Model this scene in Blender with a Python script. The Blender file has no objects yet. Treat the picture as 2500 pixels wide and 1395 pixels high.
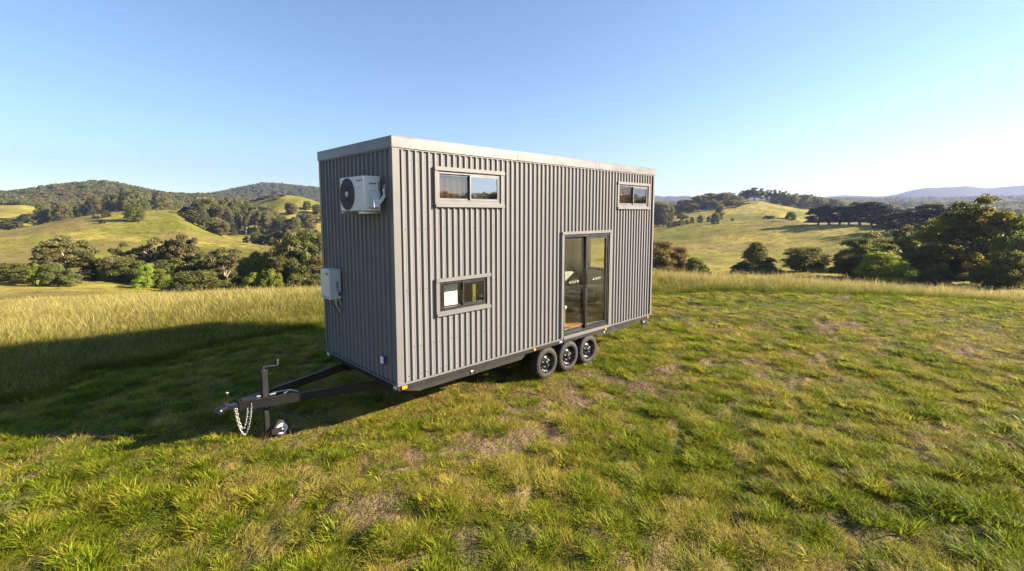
import bpy, math, random
import numpy as np
from mathutils import Vector, Matrix

random.seed(7)
RNG = np.random.default_rng(11)
SC = bpy.context.scene
COL = SC.collection
R = math.radians

# ------------------------------------------------------------------ camera numbers (solved from the house edges)
CAM = np.array([-3.39557, -5.81896, 3.15041])
YAW, PIT, FPX, CX, CY = 0.800243, -0.0995005, 1158.565, 1250.0, 637.355
SUN_AZ, SUN_EL = R(-43.0), R(22.0)
SUN = np.array([math.cos(SUN_EL) * math.cos(SUN_AZ), math.cos(SUN_EL) * math.sin(SUN_AZ), math.sin(SUN_EL)])
EXPOSURE = 2.2

_fw = np.array([math.cos(PIT) * math.cos(YAW), math.cos(PIT) * math.sin(YAW), math.sin(PIT)])
_rt = np.array([math.sin(YAW), -math.cos(YAW), 0.0])
_up = np.cross(_rt, _fw)


def bearing(px, py):
    """bearing (radians, to the right of the view) and slope of a sight line measured in the photograph"""
    d = _fw + _rt * (px - CX) / FPX - _up * (py - CY) / FPX
    h = math.hypot(d[0], d[1])
    return YAW - math.atan2(d[1], d[0]), d[2] / h


def spot(px, r, py=560):
    a, _ = bearing(px, py)
    w = YAW - a
    return CAM[0] + r * math.cos(w), CAM[1] + r * math.sin(w)


# ------------------------------------------------------------------ object helpers
def link(o, parent=None):
    COL.objects.link(o)
    if parent is not None:
        o.parent = parent
        o.matrix_parent_inverse = parent.matrix_world.inverted() if False else Matrix.Identity(4)
        o.location = Vector(o.location) - world_loc(parent)
    return o


def world_loc(o):
    v = Vector(o.location)
    while o.parent is not None:
        o = o.parent
        v = v + Vector(o.location)
    return v


def tag(o, label=None, cat=None, group=None, kind=None):
    if label: o['label'] = label
    if cat: o['category'] = cat
    if group: o['group'] = group
    if kind: o['kind'] = kind
    return o


def empty(name, loc=(0, 0, 0)):
    o = bpy.data.objects.new(name, None)
    o.location = loc
    o.empty_display_size = 0.2
    COL.objects.link(o)
    return o


class MB:
    """collects boxes, tubes, lathes and strips into one mesh"""

    def __init__(self):
        self.v, self.f, self.s = [], [], []

    def add(self, vs, fs, smooth=False):
        b = len(self.v)
        self.v += [tuple(p) for p in vs]
        for f in fs:
            self.f.append([b + i for i in f])
            self.s.append(smooth)
        return self

    def box(self, x0, x1, y0, y1, z0, z1):
        vs = [(x0, y0, z0), (x1, y0, z0), (x1, y1, z0), (x0, y1, z0), (x0, y0, z1), (x1, y0, z1), (x1, y1, z1), (x0, y1, z1)]
        return self.add(vs, [(0, 3, 2, 1), (4, 5, 6, 7), (0, 1, 5, 4), (1, 2, 6, 5), (2, 3, 7, 6), (3, 0, 4, 7)])

    def bbox(self, x0, x1, y0, y1, z0, z1, b=0.01):
        """box with chamfered edges"""
        import bmesh
        bm = bmesh.new()
        bmesh.ops.create_cube(bm, size=1.0)
        for v in bm.verts:
            v.co = Vector(((x0 + x1) / 2 + v.co.x * (x1 - x0), (y0 + y1) / 2 + v.co.y * (y1 - y0), (z0 + z1) / 2 + v.co.z * (z1 - z0)))
        bmesh.ops.bevel(bm, geom=list(bm.edges), offset=b, segments=3, affect='EDGES', profile=0.5)
        vs = [tuple(v.co) for v in bm.verts]
        bm.verts.index_update()
        fs = [[v.index for v in f.verts] for f in bm.faces]
        bm.free()
        return self.add(vs, fs)

    def beam(self, a, b, w, h, up=(0, 0, 1)):
        """rectangular bar between two points: w sideways, h along up"""
        a, b, up = Vector(a), Vector(b), Vector(up)
        d = (b - a).normalized()
        s = d.cross(up).normalized()
        u = s.cross(d).normalized()
        vs = []
        for p in (a, b):
            for i, j in ((-1, -1), (1, -1), (1, 1), (-1, 1)):
                vs.append(p + s * (w / 2 * i) + u * (h / 2 * j))
        return self.add(vs, [(3, 2, 1, 0), (4, 5, 6, 7), (0, 1, 5, 4), (1, 2, 6, 5), (2, 3, 7, 6), (3, 0, 4, 7)])

    def tube(self, pts, rad, n=10, cap=True):
        pts = [Vector(p) for p in pts]
        rads = rad if isinstance(rad, (list, tuple)) else [rad] * len(pts)
        vs, fs = [], []
        prev = None
        for i, p in enumerate(pts):
            d = (pts[min(i + 1, len(pts) - 1)] - pts[max(i - 1, 0)]).normalized()
            if prev is None:
                s = d.cross(Vector((0, 0, 1)))
                if s.length < 1e-3: s = d.cross(Vector((0, 1, 0)))
            else:
                s = prev - d * prev.dot(d)
            s.normalize()
            prev = s
            u = d.cross(s)
            for k in range(n):
                t = 2 * math.pi * k / n
                vs.append(p + (s * math.cos(t) + u * math.sin(t)) * rads[i])
        for i in range(len(pts) - 1):
            for k in range(n):
                k2 = (k + 1) % n
                fs.append((i * n + k, i * n + k2, (i + 1) * n + k2, (i + 1) * n + k))
        self.add(vs, fs, True)
        if cap:
            m = len(pts) - 1
            self.add([vs[k] for k in range(n)], [tuple(range(n - 1, -1, -1))])
            self.add([vs[m * n + k] for k in range(n)], [tuple(range(n))])
        return self

    def lathe(self, prof, c, axis, n=40, smooth=True):
        """profile (radius, along) turned about axis through c"""
        c, ax = Vector(c), Vector(axis).normalized()
        s = ax.cross(Vector((0, 0, 1)))
        if s.length < 1e-3: s = Vector((1, 0, 0))
        s.normalize()
        u = ax.cross(s)
        vs, fs = [], []
        for (r, a) in prof:
            for k in range(n):
                t = 2 * math.pi * k / n
                vs.append(c + ax * a + (s * math.cos(t) + u * math.sin(t)) * r)
        for i in range(len(prof) - 1):
            for k in range(n):
                k2 = (k + 1) % n
                fs.append((i * n + k, i * n + k2, (i + 1) * n + k2, (i + 1) * n + k))
        return self.add(vs, fs, smooth)

    def build(self, name, mat, parent=None, loc=None):
        me = bpy.data.meshes.new(name)
        off = Vector(loc) if loc is not None else (world_loc(parent) if parent is not None else Vector((0, 0, 0)))
        me.from_pydata([tuple(Vector(p) - off) for p in self.v], [], self.f)
        me.polygons.foreach_set('use_smooth', self.s)
        me.materials.append(mat)
        me.update()
        o = bpy.data.objects.new(name, me)
        COL.objects.link(o)
        if parent is not None:
            o.parent = parent
            o.location = off - world_loc(parent)
        else:
            o.location = off
        return o


def rect_holes(mb, u0, u1, w0, w1, holes, fn, flip=False):
    """a flat sheet with rectangular openings; fn maps (u, w) to a point"""
    us = sorted({u0, u1} | {h[0] for h in holes} | {h[1] for h in holes})
    ws = sorted({w0, w1} | {h[2] for h in holes} | {h[3] for h in holes})
    us = [u for u in us if u0 <= u <= u1]
    ws = [w for w in ws if w0 <= w <= w1]
    for i in range(len(us) - 1):
        for j in range(len(ws) - 1):
            cu, cw = (us[i] + us[i + 1]) / 2, (ws[j] + ws[j + 1]) / 2
            if any(h[0] < cu < h[1] and h[2] < cw < h[3] for h in holes): continue
            q = [fn(us[i], ws[j]), fn(us[i + 1], ws[j]), fn(us[i + 1], ws[j + 1]), fn(us[i], ws[j + 1])]
            mb.add(q, [(3, 2, 1, 0) if flip else (0, 1, 2, 3)])


# ------------------------------------------------------------------ materials
def nt(name):
    m = bpy.data.materials.new(name)
    m.use_nodes = True
    t = m.node_tree
    t.nodes.clear()
    out = t.nodes.new('ShaderNodeOutputMaterial')
    return m, t, out


def N(t, typ, **kw):
    n = t.nodes.new(typ)
    for k, v in kw.items():
        if k.startswith('i_'):
            key = k[2:]
            key = int(key) if key.isdigit() else key.replace('_', ' ')
            n.inputs[key].default_value = v
        else:
            setattr(n, k, v)
    return n


def L(t, a, ao, b, bi):
    t.links.new(a.outputs[ao], b.inputs[bi])


def c4(c):
    return (c[0], c[1], c[2], 1.0)


def mat_paint(name, col, rough=0.5, metal=0.0, spec=0.5, var=0.12, vscale=6.0, bump=0.0, bscale=40.0, dust=None, stretch=(1, 1, 1)):
    m, t, out = nt(name)
    p = N(t, 'ShaderNodeBsdfPrincipled')
    p.inputs['Metallic'].default_value = metal
    p.inputs['Specular IOR Level'].default_value = spec
    tc = N(t, 'ShaderNodeTexCoord')
    mp = N(t, 'ShaderNodeMapping')
    mp.inputs['Scale'].default_value = stretch
    L(t, tc, 'Object', mp, 'Vector')
    no = N(t, 'ShaderNodeTexNoise', i_Scale=vscale, i_Detail=6.0, i_Roughness=0.62)
    L(t, mp, 'Vector', no, 'Vector')
    cr = N(t, 'ShaderNodeMapRange', i_1=0.3, i_2=0.7, i_3=1 - var, i_4=1 + var)
    L(t, no, 'Fac', cr, 0)
    mx = N(t, 'ShaderNodeMix', data_type='RGBA', blend_type='MULTIPLY')
    mx.inputs['Factor'].default_value = 1.0
    mx.inputs['A'].default_value = c4(col)
    L(t, cr, 'Result', mx, 'B')
    last = mx
    if dust:
        n2 = N(t, 'ShaderNodeTexNoise', i_Scale=vscale * 2.7, i_Detail=8.0, i_Roughness=0.7)
        L(t, mp, 'Vector', n2, 'Vector')
        r2 = N(t, 'ShaderNodeMapRange', i_1=0.5, i_2=0.75, i_3=0.0, i_4=0.6)
        L(t, n2, 'Fac', r2, 0)
        m2 = N(t, 'ShaderNodeMix', data_type='RGBA')
        L(t, r2, 'Result', m2, 'Factor')
        L(t, mx, 'Result', m2, 'A')
        m2.inputs['B'].default_value = c4(dust)
        last = m2
    L(t, last, 'Result', p, 'Base Color')
    rr = N(t, 'ShaderNodeMapRange', i_1=0.25, i_2=0.75, i_3=max(0.02, rough - 0.08), i_4=min(1, rough + 0.1))
    L(t, no, 'Fac', rr, 0)
    L(t, rr, 'Result', p, 'Roughness')
    if bump:
        nb = N(t, 'ShaderNodeTexNoise', i_Scale=bscale, i_Detail=4.0)
        L(t, mp, 'Vector', nb, 'Vector')
        b = N(t, 'ShaderNodeBump', i_Strength=bump, i_Distance=0.02)
        L(t, nb, 'Fac', b, 'Height')
        L(t, b, 'Normal', p, 'Normal')
    L(t, p, 'BSDF', out, 'Surface')
    return m


def mat_glass(name, base, tint, refl=(1, 1, 1), k=0.9):
    m, t, out = nt(name)
    tr = N(t, 'ShaderNodeBsdfTransparent')
    tr.inputs['Color'].default_value = c4(tint)
    gl = N(t, 'ShaderNodeBsdfGlossy', i_Roughness=0.015)
    gl.inputs['Color'].default_value = c4(refl)
    tc = N(t, 'ShaderNodeTexCoord')
    no = N(t, 'ShaderNodeTexNoise', i_Scale=1.3, i_Detail=1.0)
    L(t, tc, 'Object', no, 'Vector')
    b = N(t, 'ShaderNodeBump', i_Strength=0.02, i_Distance=0.02)
    L(t, no, 'Fac', b, 'Height')
    L(t, b, 'Normal', gl, 'Normal')
    lw = N(t, 'ShaderNodeLayerWeight', i_Blend=0.5)
    fr = N(t, 'ShaderNodeMath', operation='POWER'); fr.inputs[1].default_value = 4.0
    L(t, lw, 'Facing', fr, 0)
    ma = N(t, 'ShaderNodeMath', operation='MULTIPLY_ADD', use_clamp=True)
    L(t, fr, 'Value', ma, 0)
    ma.inputs[1].default_value = k
    ma.inputs[2].default_value = base
    mx = N(t, 'ShaderNodeMixShader')
    L(t, ma, 'Value', mx, 'Fac')
    L(t, tr, 'BSDF', mx, 1)
    L(t, gl, 'BSDF', mx, 2)
    L(t, mx, 'Shader', out, 'Surface')
    return m


def mat_leaf(name, c1, c2, trans=0.35, scale=0.35):
    """foliage: two leaf colours mixed per leaf and per clump, with light passing through the leaves"""
    m, t, out = nt(name)
    at = N(t, 'ShaderNodeAttribute', attribute_name='bv')
    oi = N(t, 'ShaderNodeObjectInfo')
    tc = N(t, 'ShaderNodeTexCoord')
    no = N(t, 'ShaderNodeTexNoise', i_Scale=scale, i_Detail=3.0)
    L(t, tc, 'Object', no, 'Vector')
    a1 = N(t, 'ShaderNodeMath', operation='MULTIPLY_ADD')
    L(t, at, 'Fac', a1, 0); a1.inputs[1].default_value = 0.55; a1.inputs[2].default_value = -0.35
    a2 = N(t, 'ShaderNodeMath', operation='MULTIPLY_ADD', use_clamp=True)
    L(t, no, 'Fac', a2, 0); a2.inputs[1].default_value = 1.1
    L(t, a1, 'Value', a2, 2)
    mx = N(t, 'ShaderNodeMix', data_type='RGBA')
    L(t, a2, 'Value', mx, 'Factor')
    mx.inputs['A'].default_value = c4(c1); mx.inputs['B'].default_value = c4(c2)
    hv = N(t, 'ShaderNodeHueSaturation')
    h1 = N(t, 'ShaderNodeMapRange', i_1=0.0, i_2=1.0, i_3=0.482, i_4=0.515)
    L(t, oi, 'Random', h1, 0); L(t, h1, 'Result', hv, 'Hue')
    v1 = N(t, 'ShaderNodeMath', operation='MULTIPLY_ADD')
    L(t, oi, 'Random', v1, 0); v1.inputs[1].default_value = 0.5; v1.inputs[2].default_value = 0.75
    L(t, v1, 'Value', hv, 'Value')
    L(t, mx, 'Result', hv, 'Color')
    d = N(t, 'ShaderNodeBsdfPrincipled', i_Roughness=0.55)
    d.inputs['Specular IOR Level'].default_value = 0.25
    L(t, hv, 'Color', d, 'Base Color')
    tl = N(t, 'ShaderNodeBsdfTranslucent')
    br = N(t, 'ShaderNodeMix', data_type='RGBA', blend_type='MULTIPLY')
    br.inputs['Factor'].default_value = 1.0
    L(t, hv, 'Color', br, 'A'); br.inputs['B'].default_value = (1.5, 1.35, 0.5, 1)
    L(t, br, 'Result', tl, 'Color')
    ms = N(t, 'ShaderNodeMixShader')
    ms.inputs['Fac'].default_value = trans
    L(t, d, 'BSDF', ms, 1); L(t, tl, 'BSDF', ms, 2)
    L(t, ms, 'Shader', out, 'Surface')
    return m


def mat_grass(name, green, olive, straw, trans=0.3):
    """grass blades: tint 0 (straw) .. 1 (green) comes with each tuft, bv with each blade"""
    m, t, out = nt(name)
    ti = N(t, 'ShaderNodeAttribute', attribute_name='tint', attribute_type='INSTANCER')
    br = N(t, 'ShaderNodeAttribute', attribute_name='bright', attribute_type='INSTANCER')
    bv = N(t, 'ShaderNodeAttribute', attribute_name='bv')
    hd = N(t, 'ShaderNodeAttribute', attribute_name='head')
    a = N(t, 'ShaderNodeMath', operation='MULTIPLY_ADD')
    L(t, bv, 'Fac', a, 0); a.inputs[1].default_value = 0.5; a.inputs[2].default_value = -0.25
    b = N(t, 'ShaderNodeMath', operation='ADD', use_clamp=True)
    L(t, ti, 'Fac', b, 0); L(t, a, 'Value', b, 1)
    s = N(t, 'ShaderNodeMath', operation='SUBTRACT', use_clamp=True)
    L(t, b, 'Value', s, 0); L(t, hd, 'Fac', s, 1)
    cr = N(t, 'ShaderNodeValToRGB')
    e = cr.color_ramp.elements
    e[0].position = 0.0; e[0].color = c4(straw)
    e[1].position = 1.0; e[1].color = c4(green)
    k = e.new(0.5); k.color = c4(olive)
    L(t, s, 'Value', cr, 'Fac')
    v = N(t, 'ShaderNodeMath', operation='MULTIPLY_ADD')
    L(t, bv, 'Fac', v, 0); v.inputs[1].default_value = 1.0; v.inputs[2].default_value = 0.5
    v2 = N(t, 'ShaderNodeMath', operation='MULTIPLY')
    L(t, v, 'Value', v2, 0); L(t, br, 'Fac', v2, 1)
    mu = N(t, 'ShaderNodeMix', data_type='RGBA', blend_type='MULTIPLY')
    mu.inputs['Factor'].default_value = 1.0
    L(t, cr, 'Color', mu, 'A'); L(t, v2, 'Value', mu, 'B')
    p = N(t, 'ShaderNodeBsdfPrincipled', i_Roughness=0.55)
    p.inputs['Specular IOR Level'].default_value = 0.12
    L(t, mu, 'Result', p, 'Base Color')
    tl = N(t, 'ShaderNodeBsdfTranslucent')
    L(t, mu, 'Result', tl, 'Color')
    ms = N(t, 'ShaderNodeMixShader')
    ms.inputs['Fac'].default_value = trans
    L(t, p, 'BSDF', ms, 1); L(t, tl, 'BSDF', ms, 2)
    L(t, ms, 'Shader', out, 'Surface')
    return m


M = {}
M['clad'] = mat_paint('cladding_steel', (0.166, 0.163, 0.162), 0.55, 0.0, 0.2, 0.05, 3.0, 0.03, 9.0, stretch=(1, 1, 0.25))
M['fascia'] = mat_paint('fascia_steel', (0.122, 0.120, 0.119), 0.36, 0.1, 0.4, 0.06, 2.0, 0.22, 1.3, stretch=(1.2, 1.2, 3))
M['trim'] = mat_paint('trim_steel', (0.132, 0.129, 0.126), 0.45, 0.0, 0.3, 0.04, 3.0, 0.03, 6.0)
M['frame_grey'] = mat_paint('window_frame_grey', (0.13, 0.13, 0.135), 0.35, 0.3, 0.5, 0.04)
M['frame_dark'] = mat_paint('window_frame_charcoal', (0.014, 0.014, 0.016), 0.35, 0.1, 0.5, 0.05)
M['black_steel'] = mat_paint('black_painted_steel', (0.0095, 0.0085, 0.008), 0.5, 0.0, 0.4, 0.25, 5.0, 0.05, 60.0, dust=(0.022, 0.018, 0.014))
M['skirt'] = mat_paint('charcoal_skirt_sheet', (0.016, 0.0145, 0.0135), 0.5, 0.0, 0.4, 0.18, 4.0, 0.05, 8.0, dust=(0.034, 0.029, 0.022))
M['tyre'] = mat_paint('tyre_rubber', (0.026, 0.024, 0.022), 0.75, 0, 0.3, 0.2, 9.0, 0.1, 60.0, dust=(0.11, 0.085, 0.06))
M['rim'] = mat_paint('rim_black', (0.012, 0.012, 0.013), 0.18, 0.2, 0.7, 0.1)
M['chrome'] = mat_paint('bright_zinc', (0.60, 0.59, 0.57), 0.28, 1.0, 0.5, 0.1, 30.0)
M['chain'] = mat_paint('dull_zinc_chain', (0.36, 0.355, 0.34), 0.35, 0.9, 0.5, 0.2, 40.0)
M['galv'] = mat_paint('galvanised', (0.55, 0.56, 0.57), 0.38, 0.8, 0.5, 0.12, 25.0)
M['amber'] = mat_paint('amber_lens', (0.80, 0.27, 0.01), 0.2, 0, 0.6, 0.08, 60.0)
M['white_lens'] = mat_paint('white_reflector', (0.75, 0.76, 0.78), 0.25, 0, 0.6, 0.05, 60.0)
M['ac_white'] = mat_paint('appliance_white', (0.56, 0.56, 0.55), 0.38, 0, 0.5, 0.03, 4.0)
M['ac_cover'] = mat_paint('plastic_pale', (0.50, 0.51, 0.52), 0.45, 0, 0.5, 0.03)
M['ac_grey'] = mat_paint('label_grey', (0.22, 0.23, 0.25), 0.5, 0, 0.4, 0.1, 60.0)
M['grille'] = mat_paint('fan_grille_black', (0.03, 0.032, 0.035), 0.45, 0, 0.5, 0.1)
M['fan_back'] = mat_paint('fan_blades_dark', (0.055, 0.058, 0.065), 0.5, 0, 0.4, 0.2, 9.0)
M['ink'] = mat_paint('dark_print', (0.04, 0.045, 0.055), 0.5, 0, 0.4, 0.05)
M['ink_mid'] = mat_paint('grey_print', (0.25, 0.26, 0.28), 0.5, 0, 0.4, 0.05)
M['decal'] = mat_paint('white_vinyl', (0.85, 0.85, 0.83), 0.5, 0, 0.4, 0.02)
M['pipe_white'] = mat_paint('white_lagging', (0.60, 0.64, 0.70), 0.5, 0, 0.4, 0.05)
M['brass'] = mat_paint('brass_fitting', (0.55, 0.42, 0.16), 0.35, 0.9, 0.5, 0.1)
M['blue_plastic'] = mat_paint('blue_inlet', (0.02, 0.06, 0.16), 0.35, 0, 0.5, 0.05)
M['lining'] = mat_paint('interior_lining', (0.72, 0.69, 0.62), 0.7, 0, 0.3, 0.05, 2.0)
M['timber'] = mat_paint('timber_floor', (0.42, 0.20, 0.08), 0.4, 0, 0.5, 0.25, 6.0, stretch=(0.6, 8, 1))
M['sofa'] = mat_paint('sofa_fabric', (0.30, 0.33, 0.31), 0.9, 0, 0.2, 0.1, 12.0, 0.1, 90)
M['linen'] = mat_paint('white_fabric', (0.80, 0.77, 0.72), 0.8, 0, 0.2, 0.04, 9.0, 0.1, 40)
M['table'] = mat_paint('table_laminate', (0.62, 0.62, 0.58), 0.4, 0, 0.4, 0.04)
M['table_leg'] = mat_paint('pale_timber', (0.55, 0.42, 0.22), 0.5, 0, 0.4, 0.15, 9.0, stretch=(8, 8, 1))
M['blind_brown'] = mat_paint('brown_blind', (0.16, 0.12, 0.095), 0.9, 0, 0.1, 0.12, 60.0)
M['blind_grey'] = mat_paint('grey_blind', (0.13, 0.13, 0.135), 0.9, 0, 0.1, 0.05, 60.0)
M['blind_olive'] = mat_paint('yellow_blind', (0.13, 0.11, 0.045), 0.9, 0, 0.1, 0.1, 60.0)
M['glass_up'] = mat_glass('tinted_upper_glass', 0.34, (0.55, 0.55, 0.55), (0.78, 0.81, 0.80))
M['glass_screen'] = mat_glass('screened_glass', 0.16, (0.75, 0.72, 0.68), (0.72, 0.68, 0.60), 0.9)
M['glass'] = mat_glass('clear_glass', 0.045, (0.93, 0.94, 0.90), (0.9, 0.92, 0.85))
M['bark_pale'] = mat_paint('pale_gum_bark', (0.42, 0.34, 0.26), 0.85, 0, 0.2, 0.35, 1.5, stretch=(1, 1, 0.3))
M['bark_dark'] = mat_paint('dark_bark', (0.12, 0.095, 0.07), 0.9, 0, 0.2, 0.35, 1.5, stretch=(1, 1, 0.3))
M['leaf_gum'] = mat_leaf('gum_leaves', (0.1053, 0.1092, 0.0390), (0.2197, 0.1846, 0.0741), 0.42)
M['leaf_olive'] = mat_leaf('olive_leaves', (0.0845, 0.1014, 0.0286), (0.1846, 0.1937, 0.0533), 0.47)
M['leaf_bright'] = mat_leaf('bright_wattle_leaves', (0.1313, 0.1846, 0.0208), (0.2639, 0.2990, 0.0390), 0.42)
M['leaf_dark'] = mat_leaf('cypress_leaves', (0.022, 0.030, 0.016), (0.055, 0.058, 0.028), 0.18)
M['leaf_rust'] = mat_leaf('rusty_leaves', (0.095, 0.082, 0.026), (0.215, 0.150, 0.050), 0.40)
M['leaf_gold'] = mat_leaf('gold_tipped_leaves', (0.070, 0.080, 0.018), (0.200, 0.180, 0.034), 0.45, 0.16)
M['blade'] = mat_grass('short_grass_blades', (0.130, 0.180, 0.007), (0.285, 0.270, 0.022), (0.44, 0.335, 0.100), 0.46)
M['blade_tall'] = mat_grass('tall_grass_blades', (0.105, 0.145, 0.008), (0.215, 0.205, 0.028), (0.40, 0.325, 0.120), 0.40)

# ------------------------------------------------------------------ noise
def _hash(ix, iy, seed):
    h = (ix.astype(np.int64) * 374761393 + iy.astype(np.int64) * 668265263 + seed * 1274126177) & 0xFFFFFFFF
    h = ((h ^ (h >> 13)) * 1274126177) & 0xFFFFFFFF
    h = (h ^ (h >> 16)) & 0xFFFFFFFF
    return h / 4294967295.0


def vnoise(x, y, seed=0):
    x0, y0 = np.floor(x), np.floor(y)
    fx, fy = x - x0, y - y0
    fx = fx * fx * fx * (fx * (fx * 6 - 15) + 10); fy = fy * fy * fy * (fy * (fy * 6 - 15) + 10)
    a, b = _hash(x0, y0, seed), _hash(x0 + 1, y0, seed)
    c, d = _hash(x0, y0 + 1, seed), _hash(x0 + 1, y0 + 1, seed)
    return (a * (1 - fx) + b * fx) * (1 - fy) + (c * (1 - fx) + d * fx) * fy


def fbm(x, y, seed=0, octv=4, gain=0.5):
    s, a, tot = 0.0, 1.0, 0.0
    for i in range(octv):
        ca, sa = math.cos(0.6 * i + 0.3), math.sin(0.6 * i + 0.3)
        s = s + a * vnoise((x * ca - y * sa) * 2 ** i + 17.3 * i, (x * sa + y * ca) * 2 ** i - 9.1 * i, seed + i)
        tot += a
        a *= gain
    return s / tot


def sstep(e0, e1, x):
    t = np.clip((x - e0) / (e1 - e0), 0, 1)
    return t * t * (3 - 2 * t)


# ------------------------------------------------------------------ terrain: hill lines surveyed by bearing, height and distance
#   every layer is a list of (photo column or bearing, photo row or slope, distance)
def B(deg, el, r):
    return (R(deg), math.tan(R(el)), r)


def P(px, py, r):
    a, s = bearing(px, py)
    return (a, s, r)


def Z(px, z, r):                                   # a surveyed height instead of a sight line
    a, _ = bearing(px, 560)
    return (a, (z - CAM[2]) / r, r)


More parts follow.
